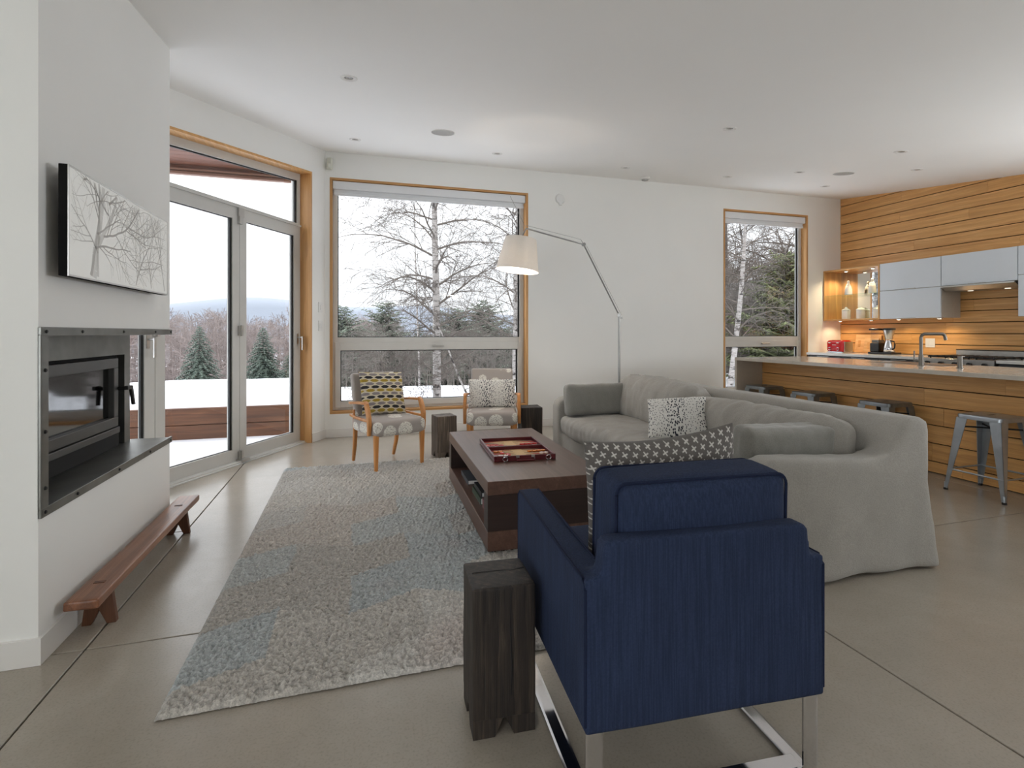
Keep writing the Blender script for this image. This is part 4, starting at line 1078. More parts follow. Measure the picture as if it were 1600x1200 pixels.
book('slate grey book lying at the far end of the table shelf', -0.19, 0.30, 0.126, 0.22, 0.29, 0.03, (70, 74, 80))

# ------------------------------------------------------------------ backgammon set
bm_ = thing('backgammon_set', 'open maroon backgammon case lying on the dark coffee table', 'board game', (1.045, 3.415, RZ+h_), math.radians(-4))
bw, bl = 0.40, 0.575
MB().box(-bw/2, bw/2, -bl/2, bl/2, 0, 0.008, 0.002, 1).build('case_floor', REDL, bm_)
b = MB(); T = 0.012; H_ = 0.034
b.box(-bw/2, -bw/2+T, -bl/2, bl/2, .008, H_, 0.002, 1); b.box(bw/2-T, bw/2, -bl/2, bl/2, .008, H_, 0.002, 1)
for yy in (-bl/2, -T, 0.0005, bl/2-T): b.box(-bw/2+T, bw/2-T, yy, yy+T, .008, H_, 0.002, 1)
b.build('case_wall', REDL, bm_)
for s_ in (-1, 1):
    f0 = (-bl/2+T, -T) if s_ < 0 else (T, bl/2-T)
    fld = MB().box(-bw/2+T, bw/2-T, f0[0], f0[1], 0.008, 0.011).build('playing_field', TANF, bm_)
    ph = (f0[1]-f0[0])/6
    for k in range(6):
        yc = f0[0]+ph*(k+0.5)
        for e_ in (-1, 1):
            xb = e_*(bw/2-T); b = MB()
            b.prism([(xb, yc-ph*.45, .011), (xb, yc+ph*.45, .011), (xb*0.18, yc, .011)], (0, 0, 0.0012)); b.build('point', REDF if (k+(e_ > 0)) % 2 else REDL, fld)
def chk(m, x, y, z): 
    o = MB().lathe([(0.0, 0), (0.0145, 0), (0.0155, 0.002), (0.0155, 0.006), (0.0145, 0.008), (0, 0.008)], 16, cap=False).build('checker', m, None, True)
    M_ = Matrix.Translation(bm_.location) @ Matrix.Rotation(math.radians(-4), 4, 'Z'); o.location = M_ @ Vector((x, y, z)); return o
ORD = ['first', 'second', 'third', 'fourth', 'fifth']
def chks(m, col, half, rows, grp):
    """rows: (side, row word, [(x, y)...]) counted inwards from the case edge"""
    base = None; M_ = Matrix.Translation(bm_.location) @ Matrix.Rotation(math.radians(-4), 4, 'Z')
    for side, word, pts in rows:
        for q, (x, y) in enumerate(pts):
            if base is None: base = chk(m, x, y, 0.0125); o = base
            else:
                o = base.copy(); COL.objects.link(o); o.location = M_ @ Vector((x, y, 0.0125))
            lab = '%s checker, %s from the %s edge in the %s half of the case' % (col, ORD[q], side, half) if len(pts) > 1 else 'single %s checker %s in the %s half of the case' % (col, word, half)
            tag(o, lab, 'game piece', grp)
X_ = bw/2-T-0.017
chks(CHKR, 'red', 'far', [('left', '', [(-X_+.032*q, .10) for q in range(4)]), ('left', 'set apart nearer the middle bar', [(-X_+.128, .06)]), ('right', '', [(X_-.032*q, .12) for q in range(4)])], 'red checkers in the far half of the case')
chks(CHKO, 'amber', 'near', [('right', '', [(X_-.032*q, -.10) for q in range(4)]), ('left', '', [(-X_+.02, -.08), (-X_+.052, -.08)])], 'amber checkers in the near half of the case')
chks(CHKR, 'red', 'near', [('left', '', [(-X_+.052, -.13), (-X_+.084, -.18)])], 'red checkers in the near half of the case')
chks(CHKW, 'pale pink', 'near', [('left', '', [(-X_+.03, -.20), (-X_+.062, -.21)]), ('right', '', [(X_, -.17), (X_-.032, -.17)])], 'pale checkers in the near half of the case')
chks(CHKW, 'pale pink', 'far', [('left', 'at the left', [(-X_+.03, .05)]), ('right', '', [(X_, .06), (X_-.032, .06)])], 'pale checkers in the far half of the case')
for xx in (-0.13, 0.15):
    MB().tube([(xx+0.016*math.cos(q), -bl/2-0.004-0.010*abs(math.sin(q)), 0.018+0.014*math.sin(q)) for q in np.linspace(0, 2*PI, 13)[:-1]], 0.0028, 6, closed=True).build('clasp', CHROME, bm_, True)
MB().tube([(-0.06, -bl/2, 0.02), (-0.055, -bl/2-0.02, 0.008), (0.055, -bl/2-0.02, 0.008), (0.06, -bl/2, 0.02)], 0.006, 8).build('handle', REDL, bm_, True)
for xx in (-0.05, 0.05): MB().box(xx-.012, xx+.012, -bl/2-.002, -bl/2+.003, .020, .036).build('hasp', CHROME, bm_)

# ------------------------------------------------------------------ timber block side tables
def timber(label, x, y, z, sx, sy, h, rz, m, seed):
    r = thing('timber_block_table', label, 'side table', (x, y, z), rz, 'squared timber block side tables')
    rr = random.Random(seed); fh = 0.05
    t_ = bmesh.new(); bmesh.ops.create_grid(t_, x_segments=1, y_segments=1, size=0.5); t_.free()
    o = softbox('beam', m, sx, sy, h-fh, 0.008, wr=0.0028, wscale=16, res=0.02, parent=r, seed=seed, wr2=0.0); o.location = (0, 0, fh)
    for ax in (-1, 1):
        for ay in (-1, 1):
            b = MB(); X0, Y0 = ax*sx/2*0.985, ay*sy/2*0.985; a1, a2 = sx*0.485, sx*0.34
            b.hexa([(X0, Y0, 0), (X0-ax*a2, Y0, 0), (X0-ax*a2, Y0-ay*a2, 0), (X0, Y0-ay*a2, 0), (X0, Y0, fh+.01), (X0-ax*a1, Y0, fh+.01), (X0-ax*a1, Y0-ay*a1, fh+.01), (X0, Y0-ay*a1, fh+.01)])
            b.build('foot', m, r)
    # drying checks in the top and faces
    dark = MATS['soot_black']
    b = MB(); pts = [(-sx*0.42, -0.01+sy*.12, h+.0008), (-sx*0.15, -0.006+sy*.10, h+.0008), (0.02, 0.012, h+.0008), (sx*.22, 0.004, h+.0008), (sx*0.46, 0.016, h+.0008)]
    b.ribbon(pts, [0.002, 0.003, 0.002, 0.005, 0.009], 0.003, side=(0, 1, 0)); b.build('crack', dark, r)
    b = MB(); b.ribbon([(sx*0.1, -sy/2-.0008, 0.12), (sx*.12, -sy/2-.0008, h*.45), (sx*.09, -sy/2-.0008, h*.75), (sx*.1, -sy/2-.0008, h*.97)], [.002, .005, .003, .001], 0.004, side=(1, 0, 0)); b.build('crack', dark, r)
    return r
timber('large dark charred timber block table beside the navy armchair', 0.437, 1.617, 0.0, 0.195, 0.195, 0.45, math.radians(-3), TIMB, 4)
timber('brown weathered timber block table between the two wooden armchairs', 0.84, 5.16, RZ*0, 0.20, 0.20, 0.405, math.radians(10), TIMBL, 5)
timber('dark timber block table between far armchair and sofa arm', 1.74, 5.16, 0.0, 0.22, 0.22, 0.455, math.radians(-6), TIMB, 6)

# ------------------------------------------------------------------ floral wooden armchairs
def wood_chair(label, x, y, rz):
    """front faces -Y locally"""
    r = thing('wooden_armchair', label, 'armchair', (x, y, 0.0), rz, 'wooden armchairs in dandelion fabric')
    W2_, D2 = 0.245, 0.27
    o = softbox('seat', FLORAL, 0.50, 0.50, 0.125, 0.035, puff=(0, 0, 0.012), wr=0.002, res=0.03, parent=r); o.location = (0, -0.02, 0.315)
    o = softbox('backrest', FLORAL, 0.445, 0.065, 0.50, 0.022, puff=(0, 0.012, 0), wr=0.002, res=0.03, parent=r, seed=2); o.location = (0, 0.215, 0.345); o.rotation_euler = (math.radians(-13), 0, 0)
    for sx in (-1, 1):
        xx = sx*0.225
        # front leg tapering, back leg raked
        MB().ribbon([(xx, -0.235, 0.012), (xx, -0.235, 0.33)], [0.028, 0.044], [0.028, 0.044], side=(1, 0, 0)).build('leg', BIRCHW, r)
        MB().ribbon([(xx*.92, 0.300, 0.012), (xx*.95, 0.25, 0.17), (xx*.97, 0.225, 0.34), (xx*.98, 0.245, 0.50)], [0.026, 0.034, 0.038, 0.03], [0.026, 0.034, 0.04, 0.03], side=(1, 0, 0)).build('leg', BIRCHW, r)
        xo = sx*0.268
        # bent arm: flat rail then curving down the front to the seat rail
        pts = [(sx*.25, 0.275, 0.565), (xo, 0.20, 0.572), (xo, 0.05, 0.588), (xo, -0.08, 0.596), (xo, -0.13, 0.600)]
        MB().ribbon(pts, [0.030, 0.034, 0.040, 0.046, 0.04], [0.022, 0.022, 0.022, 0.024, 0.02], side=(1, 0, 0)).build('armrest', BIRCHW, r)
        pts = [(xo, -0.108, 0.612), (xo, -0.135, 0.585), (xo, -0.165, 0.53), (xo, -0.185, 0.47), (xo, -0.190, 0.41), (xo, -0.185, 0.325)]
        MB().ribbon(pts, [0.032, 0.034, 0.034, 0.034, 0.032, 0.030], [0.020, 0.05, 0.058, 0.055, 0.045, 0.03], side=(1, 0, 0)).build('arm_support', BIRCHW, r)
        pts = [(sx*.245, 0.27, 0.452), (xo, 0.10, 0.448), (xo, -0.08, 0.447), (xo, -0.175, 0.450)]
        MB().ribbon(pts, 0.026, 0.022, side=(1, 0, 0)).build('side_rail', BIRCHW, r)
    for ch in r.children:
        pass
    return r
ang1 = math.atan2(0.22, 0.525)
ca = wood_chair('wooden armchair with dandelion fabric holding the mustard and charcoal cushion', 0.285, 4.97, ang1)
cb = wood_chair('wooden armchair with dandelion fabric holding the spotted cushion, by timber block', 1.335, 5.17, -math.radians(14.5))

def hexpat(u, v):
    a, bb = 0.098, 0.033
    row = np.floor(v/bb).astype(int); uu = u/a+0.5*(row % 2); col = np.floor(uu).astype(int)
    fu = (uu-col-0.5); fv = (v/bb-row-0.5)
    inside = (np.abs(fu) < 0.42) & (np.abs(fv) < 0.43) & (np.abs(fu)*1.0+np.abs(fv)*0.62 < 0.47)
    pal = np.array([lin((168, 142, 52)), lin((44, 44, 50)), lin((140, 132, 134))])
    c = pal[(row+((row//2) % 1)) % 3]
    return np.where(inside[:, None], c, np.array(lin((214, 204, 180))))
def dotpat(seed, side=1):
    r = np.random.RandomState(seed); T1, T2, T3 = r.rand(64, 64), r.rand(64, 64), r.rand(64, 64)
    def f(u, v):
        out = np.tile(np.array(lin((226, 224, 218))), (len(u), 1)); g = 0.0185
        iu = np.floor(u/g).astype(int); iv = np.floor(v/g).astype(int); best = np.full(len(u), 9.0)
        for di in (-1, 0, 1):
            for dj in (-1, 0, 1):
                a_ = iu+di; b_ = iv+dj; h1 = T1[a_ % 64, b_ % 64]; h2 = T2[a_ % 64, b_ % 64]; h3 = T3[a_ % 64, b_ % 64]
                cx = (a_+h1)*g; cy = (b_+h2)*g
                big = 0.0036+0.0040*np.clip(np.sin(cx*26+seed)*.5+.5, 0, 1)*(0.4+h3)
                best = np.minimum(best, np.hypot((u-cx)*(1.2+.5*h3), (v-cy))/big)
        return np.where((best < 1)[:, None], np.array(lin((42, 44, 56))), out)
    return f
def crosspat(u, v):
    g = 0.034; h_ = 0.024; row = np.floor(v/h_).astype(int); uu = u/g+0.5*(row % 2); col = np.floor(uu).astype(int)
    fu = (uu-col-0.5)*g; fv = (v/h_-row-0.5)*h_
    a_ = fu*0.906+fv*0.42; b_ = -fu*0.42+fv*0.906
    m = ((np.abs(a_) < 0.0022) & (np.abs(b_) < 0.0105)) | ((np.abs(b_) < 0.0022) & (np.abs(a_) < 0.0105))
    return np.where(m[:, None], np.array(lin((206, 202, 196))), np.array(lin((102, 97, 93))))
def place(o, label, cat, loc_, rx=0, ry=0, rz=0, group=None):
    o.rotation_mode = 'XYZ'
    R = Matrix.Rotation(rz, 4, 'Z') @ Matrix.Rotation(rx, 4, 'X') @ Matrix.Rotation(ry, 4, 'Y')
    o.matrix_world = Matrix.Translation(loc_) @ R; return tag(o, label, cat, group)
def at_chair(c, lx, ly, lz): return Matrix.Translation(c.location) @ Matrix.Rotation(c.rotation_euler.z, 4, 'Z') @ Vector((lx, ly, lz))
o = pillow('throw_cushion', PATT, 0.44, 0.42, 0.13, hexpat, nu=230, seed=1, pinch=0.05)
place(o, 'square cushion with mustard, charcoal and grey ovals on left wooden armchair', 'cushion', at_chair(ca, 0.01, 0.085, 0.447), rx=math.radians(-19), ry=math.radians(3), rz=ang1)
o = pillow('throw_cushion', PATT, 0.50, 0.30, 0.12, dotpat(3), nu=230, seed=2, pinch=0.05)
place(o, 'white lumbar cushion with dark spots on the far wooden armchair', 'cushion', at_chair(cb, 0.0, 0.06, 0.447), rx=math.radians(-16), rz=-math.radians(14.5))
tz = cb.rotation_euler.z
for sx, lz in ((-.255, .03), (-.262, .30)):
    pass

# ------------------------------------------------------------------ sofa
def profile_arm():
    P = [(1.785, 0.012), (1.775, 0.30), (1.775, 0.54), (1.79, 0.585), (1.825, 0.615), (1.90, 0.625), (2.10, 0.618), (2.35, 0.600), (2.50, 0.598), (2.58, 0.615), (2.63, 0.66), (2.665, 0.72), (2.69, 0.765), (2.73, 0.785), (2.80, 0.785), (2.845, 0.765), (2.86, 0.72), (2.86, 0.40), (2.865, 0.012)]
    return P
def refine(name, b, m, parent, vox=0.022, sm=6, disp=None, o_loc=(0, 0, 0)):
    """remesh a joined blockout into one soft continuous surface"""
    o = b.build(name, m)
    md = o.modifiers.new('r', 'REMESH'); md.mode = 'VOXEL'; md.voxel_size = vox
    ms = o.modifiers.new('s', 'SMOOTH'); ms.iterations = sm; ms.factor = 0.5
    dg = bpy.context.evaluated_depsgraph_get(); me = bpy.data.meshes.new_from_object(o.evaluated_get(dg))
    old = o.data; o.modifiers.clear(); o.data = me; bpy.data.meshes.remove(old)
    n = len(me.vertices); V = np.empty(n*3, dtype=np.float32); me.vertices.foreach_get('co', V); V = V.reshape(-1, 3)
    Nn = np.empty(n*3, dtype=np.float32); me.vertices.foreach_get('normal', Nn); Nn = Nn.reshape(-1, 3)
    if disp is not None: V = disp(V, Nn)
    V = V-np.array(o_loc, dtype=np.float32)
    me.vertices.foreach_set('co', V.astype(np.float32).ravel()); me.update()
    me.polygons.foreach_set('use_smooth', [True]*len(me.polygons)); me.name = name
    if not me.materials: me.materials.append(m)
    o.parent = parent; return o
SY0, SY1 = 1.97, 4.61
sofa = thing('slipcovered_sofa', 'long pale grey slipcovered sofa with sloping arms and skirt', 'sofa', (2.32, 3.29, 0))
SO = (2.32, 3.29, 0)
b = MB(); PA = profile_arm()
b.prism([(x, SY0, z) for x, z in PA], (0, 0.15, 0)); b.prism([(x, SY1-0.15, z) for x, z in PA], (0, 0.15, 0))
b.prism([(2.60, SY0+.1, 0.012), (2.60, SY0+.1, 0.55), (2.665, SY0+.1, 0.765), (2.70, SY0+.1, 0.785), (2.82, SY0+.1, 0.785), (2.86, SY0+.1, 0.75), (2.865, SY0+.1, 0.012)], (0, SY1-SY0-.2, 0))
b.box(1.81, 2.7, SY0+.1, SY1-.1, 0.012, 0.30)
def sofadisp(V, Nn):
    w1 = vnoise(V, 4, 5, 3)*0.004+vnoise(V, 9, 16, 2)*0.0018
    low = np.clip((0.45-V[:, 2])/0.45, 0, 1)
    fl = (np.sin(V[:, 0]*17+np.sin(V[:, 1]*9)*1.5+V[:, 1]*11)*0.006+0.006)*low**2
    out = V+Nn*(w1+fl)[:, None]; hN = Nn.copy(); hN[:, 2] = 0
    # hem rises and dips a little; rear corner pleat kicks out
    hem = np.clip((0.06-V[:, 2])/0.06, 0, 1); out[:, 2] += hem*(0.004+0.007*np.sin(V[:, 0]*7+1)*np.cos(V[:, 1]*5))
    c = np.exp(-((V[:, 0]-2.86)**2+(V[:, 1]-SY0)**2)/0.012)*low; out[:, 0] += c*0.03; out[:, 1] -= c*0.03
    return out
refine('slipcover', b, SOFAF, sofa, 0.02, 7, sofadisp, SO)
def sp(x, y, z): return (x-SO[0], y-SO[1], z-SO[2])
o = softbox('seat_cushion', SOFAC, 0.80, 2.30, 0.165, 0.055, puff=(0.01, 0, 0.022), wr=0.009, wscale=4.5, wr2=0.018, res=0.018, parent=sofa, seed=12); o.location = sp(2.185, 3.29, 0.295)
o = softbox('back_cushion', SOFAC, 0.25, 1.06, 0.37, 0.075, puff=(0.05, 0.01, 0.03), wr=0.016, wscale=4.5, wr2=0.020, res=0.016, parent=sofa, seed=21); o.location = sp(2.45, 3.90, 0.43); o.rotation_euler = (math.radians(1), math.radians(10), 0)
o = softbox('back_cushion', SOFAC, 0.24, 1.16, 0.315, 0.07, puff=(0.045, 0.01, 0.012), wr=0.013, wscale=4.5, wr2=0.018, res=0.016, parent=sofa, seed=33); o.location = sp(2.45, 2.735, 0.425); o.rotation_euler = (math.radians(-1), math.radians(9), 0)
def bolster(sx, sy, sz, sd):
    return softbox('bolster_cushion', BOLST, sx, sy, sz, 0.035, puff=(0.006, 0.028, -0.004), wr=0.005, wscale=9, wr2=0.006, res=0.016, seed=sd)
o = bolster(0.61, 0.13, 0.275, 5)
place(o, 'grey rectangular bolster leaning on the far sofa arm', 'cushion', (2.12, 4.34, 0.478), rx=math.radians(-8))
o = bolster(0.56, 0.13, 0.27, 6)
place(o, 'grey rectangular bolster leaning inside the near sofa arm', 'cushion', (2.15, 2.245, 0.468), rx=math.radians(7), ry=math.radians(2))
o = pillow('throw_cushion', PATT, 0.41, 0.34, 0.15, dotpat(8), nu=230, seed=7, pinch=0.05)
place(o, 'white square cushion with black spots leaning on the sofa back cushions', 'cushion', (2.13, 3.12, 0.478), rx=math.radians(-38), rz=math.radians(-42), ry=math.radians(-7))

# ------------------------------------------------------------------ navy armchair
A = math.radians(-4.1); ac = Vector((0.895, 1.49, 0))
nav = thing('navy_armchair', 'navy blue upholstered armchair seen from behind on a chrome sled base', 'armchair', (0.905, 1.50, 0.0), A)
wd, dp = 0.69, 0.72     # width, depth; back face at y=-dp/2
hw = wd/2; y0 = -dp/2; zb = 0.235
def nb(V, Nn): return V+Nn*(vnoise(V, 14, 8, 2)*0.0016)[:, None]
b = MB()
b.prism([(-hw, y0, zb), (-hw, y0, 0.615), (-hw+0.045, y0, 0.62), (-hw+0.05, y0, 0.69), (-hw+0.065, y0, 0.705), (hw-0.065, y0, 0.705), (hw-0.05, y0, 0.69), (hw-0.045, y0, 0.62), (hw, y0, 0.615), (hw, y0, zb)], (0, 0.06, 0))
for sx in (-1, 1):
    x0, x1 = (-hw, -hw+0.075) if sx < 0 else (hw-0.075, hw)
    b.prism([(x0, y0+.02, zb), (x0, y0+.02, 0.615), (x0, y0+0.15, 0.613), (x0, y0+dp-.02, 0.635), (x0, y0+dp, 0.62), (x0, y0+dp, zb)], (x1-x0, 0, 0))
b.box(-hw+.02, hw-.02, y0+.02, y0+dp-.01, zb, 0.34)
fr_ = refine('upholstered_frame', b, NAVY, nav, 0.0085, 3, nb)
o = softbox('seat_cushion', NAVY, wd-0.16, 0.60, 0.14, 0.03, puff=(0, 0, 0.012), wr=0.002, res=0.025, parent=nav, seed=3); o.location = (0, 0.07, 0.335)
bc = softbox('back_cushion', NAVY, wd-0.17, 0.165, 0.42, 0.032, puff=(0, 0.022, 0.004), wr=0.003, wscale=7, res=0.016, parent=nav, seed=8); bc.location = (0.020, y0+0.150, 0.412); bc.rotation_euler = (math.radians(1.5), 0, 0)
# piping
def rect_path(x0, x1, z0, z1, y, r=0.03, n=5, bow=0.0):
    P = []
    for cx, cz, a0 in ((x1-r, z1-r, 0), (x0+r, z1-r, PI/2), (x0+r, z0+r, PI), (x1-r, z0+r, 1.5*PI)):
        for k in range(n+1):
            t_ = a0+PI/2*k/n; P.append((cx+r*math.cos(t_), y, cz+r*math.sin(t_)))
    return P
cw = (wd-0.17)/2
for yy in (-0.0825+0.006, 0.0825-0.006):
    p_ = MB().tube(rect_path(-cw+.004, cw-.004, 0.004, 0.416, yy, 0.03), 0.0045, 6, closed=True).build('piping', NAVYP, bc, True)
for sx in (-1, 1):
    x0 = -hw if sx < 0 else hw
    MB().tube([(x0*0.994, y0+0.004, zb+.02), (x0*0.994, y0+0.004, 0.59), (x0*.994, y0+.02, 0.612), (x0*.994, y0+0.15, 0.612), (x0*.994, y0+dp*.6, 0.624), (x0*.994, y0+dp-.03, 0.632), (x0*.994, y0+dp-.006, 0.612), (x0*.994, y0+dp-.003, zb+.02)], 0.004, 6).build('piping', NAVYP, nav, True)
    xi = x0-sx*0.072
    MB().tube([(xi, y0+0.12, 0.612), (xi, y0+dp*.6, 0.624), (xi, y0+dp-.03, 0.632)], 0.004, 6).build('piping', NAVYP, nav, True)
    # chrome sled: one bent flat bar per side
    xs_ = sx*(hw-0.03)
    pts = [(xs_, y0+0.02, zb+0.01), (xs_, y0+0.02, 0.03), (xs_, y0+0.025, 0.012), (xs_, y0+0.04, 0.005), (xs_, y0+dp-0.05, 0.005), (xs_, y0+dp-0.035, 0.012), (xs_, y0+dp-0.03, 0.03), (xs_, y0+dp-0.03, zb+0.01)]
    MB().ribbon(pts, 0.045, 0.009, side=(1, 0, 0)).build('sled_leg', CHROME, nav)
MB().box(-hw+.03, hw-.03, y0+0.045, y0+0.09, 0.002, 0.010, 0.001).build('cross_bar', CHROME, nav)
o = pillow('throw_cushion', PATT, 0.53, 0.48, 0.15, crosspat, nu=420, seed=9, pinch=0.045, tip=0.012, sag=0.012)
M_ = Matrix.Translation(nav.location) @ Matrix.Rotation(A, 4, 'Z')
place(o, 'dark taupe cushion with small white crosses propped in the navy armchair', 'cushion', M_ @ Vector((0.042, -0.045, 0.425)), rx=math.radians(-1), ry=math.radians(-1), rz=A+math.radians(2))

# ------------------------------------------------------------------ arc reading lamp
LAMPM = plain('lamp_aluminium', lin((150, 149, 146)), 0.32, 0.9, var=0.02)
lamp = thing('floor_lamp', 'tall jointed aluminium floor lamp with white drum shade behind the sofa', 'floor lamp', (2.69, 5.0, 0))
LO = Vector(lamp.location)
def at(x, y, Y):
    d = ray(x, y); return C0+d*(Y/d.y)
J1 = at(967, 492, 5.0); J2 = at(912, 382, 4.93); J3 = at(822, 357, 4.80)
J1.x = 2.69
MB().lathe([(0.165, 0), (0.165, 0.010), (0.155, 0.016), (0.02, 0.018)], 40).build('base', LAMPM, lamp, True)
MB().cyl((0, 0, 0.016), Vector((0, 0, J1.z)), 0.0125, 0.0125, 16).build('pole', LAMPM, lamp, True)
MB().cyl(J1-LO, J2-LO, 0.0085, n=12).build('arm', LAMPM, lamp, True)
MB().cyl(J2-LO, J3-LO, 0.0075, n=12).build('arm', LAMPM, lamp, True)
jm = MB().cyl(J1-LO+Vector((-0.012, -.02, 0)), J1-LO+Vector((0.012, .02, 0)), 0.020, n=16); jm.box(J1.x-LO.x-.008, J1.x-LO.x+.035, -.008, .008, J1.z-.04, J1.z-.02)
jm.build('joint', LAMPM, lamp, True)
jm = MB().cyl(J2-LO+Vector((0, -.015, 0)), J2-LO+Vector((0, .015, 0)), 0.018, n=16); jm.cyl(J2-LO, J2-LO+Vector((-.035, 0, .055)), 0.004, 0.002, 8)
jm.build('joint', LAMPM, lamp, True)
w1 = MB().cyl(J2-LO+Vector((-.03, 0, .05)), J3-LO+Vector((0.0, 0, .03)), 0.0018, n=6); w1.cyl(J1-LO+Vector((.025, 0, .0)), J2-LO+Vector((.03, 0, -.01)), 0.0018, n=6)
w1.cyl(J3-LO, J3-LO+Vector((-.16, 0, .30)), 0.0018, n=6); w1.build('tension_wire', LAMPM, lamp, True)
SHC = at(811, 398, 4.76)
sh_n = Vector((0.10, 0, 1)).normalized()
MS = Matrix.Translation(SHC-LO) @ Matrix.Rotation(math.radians(7), 4, 'Y')
b = MB(); n = 48
prof = [(0.150, 0.155), (0.205, -0.155), (0.202, -0.156), (0.147, 0.154)]
b.lathe([(0.150, 0.155), (0.205, -0.155)], n, MS, cap=False); b.lathe([(0.147, 0.155), (0.202, -0.155)], n, MS, cap=False)
sh = b.build('lamp_shade', SHADE, lamp, True, fixn=False)
b = MB(); 
b.cyl(MS @ Vector((0, 0, 0.15)), J3-LO, 0.007, n=10); 
for k in range(3):
    t_ = 2*PI*k/3; b.cyl(MS @ Vector((0, 0, 0.15)), MS @ Vector((0.147*math.cos(t_), 0.147*math.sin(t_), 0.152)), 0.0025, n=6)
b.cyl(MS @ Vector((0, 0, 0.15)), MS @ Vector((0, 0, 0.06)), 0.018, n=14); b.build('socket', LAMPM, lamp, True)
MB().lathe([(0.0, -0.07), (0.018, -0.062), (0.030, -0.03), (0.028, 0.0), (0.014, 0.04), (0.013, 0.06)], 20, MS, cap=False).build('bulb', BULB, lamp, True)
ld = bpy.data.lights.new('bulb_light', 'POINT'); ld.energy = 4.5; ld.color = (1.0, 0.88, 0.74); ld.shadow_soft_size = 0.05
lo_ = bpy.data.objects.new('bulb_light', ld); COL.objects.link(lo_); lo_.parent = lamp; lo_.location = MS @ Vector((0, 0, -0.11))

# ------------------------------------------------------------------ outdoors
def ground():
    # snow: flat by the house, falling away beyond a crest about 13 m out
    rr = np.concatenate([np.linspace(2, 16, 60), np.geomspace(16.5, 900, 60)]); th = np.linspace(math.radians(-100), math.radians(100), 220)
    R2, T2 = np.meshgrid(rr, th, indexing='ij'); X = R2*np.sin(T2); Y = R2*np.cos(T2)
    P = np.stack([X.ravel(), Y.ravel(), 0*X.ravel()], 1)
    nz = vnoise(P, 2, 0.45, 3).reshape(X.shape)
    Z = -0.13-0.135*np.clip(R2-13.5, 0, 400)*np.exp(-np.clip(R2-60, 0, 900)/300)+0.05*nz*np.clip((R2-6)/4, 0, 1)
    Z = np.where(R2 > 60, np.maximum(Z, -14), Z)
    # keep clear of the house interior
    inside = (Y < YB+0.3) & (X > -0.7) | ((X+0.34)*-0.866+(Y-YB)*0.5 < 0.3)
    Z = np.where(inside, -0.16, Z)
    np_o = np_mesh('snow_field', np.stack([X.ravel(), Y.ravel(), Z.ravel()], 1), grid_faces(len(rr), len(th), flip=True), SNOW)
    tag(np_o, kind='structure')
ground()
# patio snow
b = MB(); b.prism([(-6, 2.5, -0.10), (-0.62, 2.5, -0.10), (-0.62, 7.1, -0.10), (-6, 7.1, -0.10)], (0, 0, 0.06)); 
q = clip_half([(-7, 2.0), (-0.5, 2.0), (-0.5, 6.905), (-7, 6.905)], (CO.x-0.24, CO.y+0.14), (0.866, -0.5)); b = MB(); b.prism([(x, y, -0.10) for x, y in q], (0, 0, 0.075))
tag(b.build('patio_snow', SNOW), 'smooth bluish snow lying on the patio outside the glass doors', 'snow', kind='stuff')
# raised bed with retaining planks and snow on top
r = thing('retaining_wall', 'low stained plank retaining wall holding back snow outside the doors', 'retaining wall', (-3.0, 6.95, -0.03))
rp = random.Random(9)
for k in range(2):
    x = -9.0+k*1.1
    while x < -0.62:
        x2 = min(-0.60, x+rp.uniform(4.4, 4.8)); 
        if -0.6-x2 < 0.5: x2 = -0.6
        cc = Vector(((x+x2)/2, 6.95, -0.06+k*0.20)); ob = loc(MB().box(x+.002, x2-.002, 6.95-.04, 6.95+.03, cc.z+0.003, cc.z+0.197, 0.006, 2), *cc).build('plank', EXTW, r); ob.location = cc-Vector(r.location); x = x2
def bed():
    nx, ny = 90, 60; xs_ = np.linspace(-14, -0.62, nx); ys_ = np.linspace(6.982, 15, ny); X, Y = np.meshgrid(xs_, ys_, indexing='ij')
    P = np.stack([X.ravel(), Y.ravel(), 0*X.ravel()], 1); nz = vnoise(P, 6, 0.9, 3).reshape(X.shape)
    R2 = np.hypot(X, Y); Z = 0.40+0.03*nz-0.02*(Y-7)-np.clip(R2-11.6, 0, 9)*0.25; e = np.clip((Y-6.982)/0.12, 0, 1)**.5; Z = Z*e+0.335*(1-e)
    ex = np.clip((-0.62-X)/0.3, 0, 1); Z = Z*ex+(-0.2)*(1-ex)
    o = np_mesh('bed_snow', np.stack([X.ravel(), Y.ravel(), Z.ravel()], 1), grid_faces(nx, ny), SNOW); tag(o, 'deep snow banked above the plank retaining wall', 'snow', kind='stuff')
bed()
# eave over the doors
r = thing('roof_eave', 'brown timber roof eave seen through the transom above the doors', 'eave', (-3.0, 6.2, 3.3)); o_ = r.location
yy = 7.5; k = 0
while yy > 6.2:
    yn = yy-0.14; q = clip_half([(-6.5, yn+.004), (0.2, yn+.004), (0.2, yy), (-6.5, yy)], (CO.x-0.23, CO.y+0.13), (0.866, -0.5))
    if len(q) >= 3:
        loc(MB().prism([(x, y_, 3.34) for x, y_ in q], (0, 0, 0.02)), *o_).build('soffit_board', EXTD, r)
    yy = yn
loc(MB().box(-6.6, -0.35, 7.5, 7.54, 3.235, 3.42), *o_).build('fascia_board', EXTD, r)
loc(MB().box(-6.6, -0.35, 7.47, 7.545, 3.222, 3.25), *o_).build('fascia_strip', EXTL, r)
loc(MB().box(-6.6, -0.35, 7.455, 7.50, 3.27, 3.29), *o_).build('fascia_strip', EXTL, r)
b = MB(); q = clip_half([(-6.6, 6.1), (-0.35, 6.1), (-0.35, 7.55), (-6.6, 7.55)], (CO.x-0.23, CO.y+0.13), (0.866, -0.5)); b.prism([(x, y_, 3.38) for x, y_ in q], (0, 0, 0.08)); loc(b, *o_).build('roof_deck', EXTD, r)

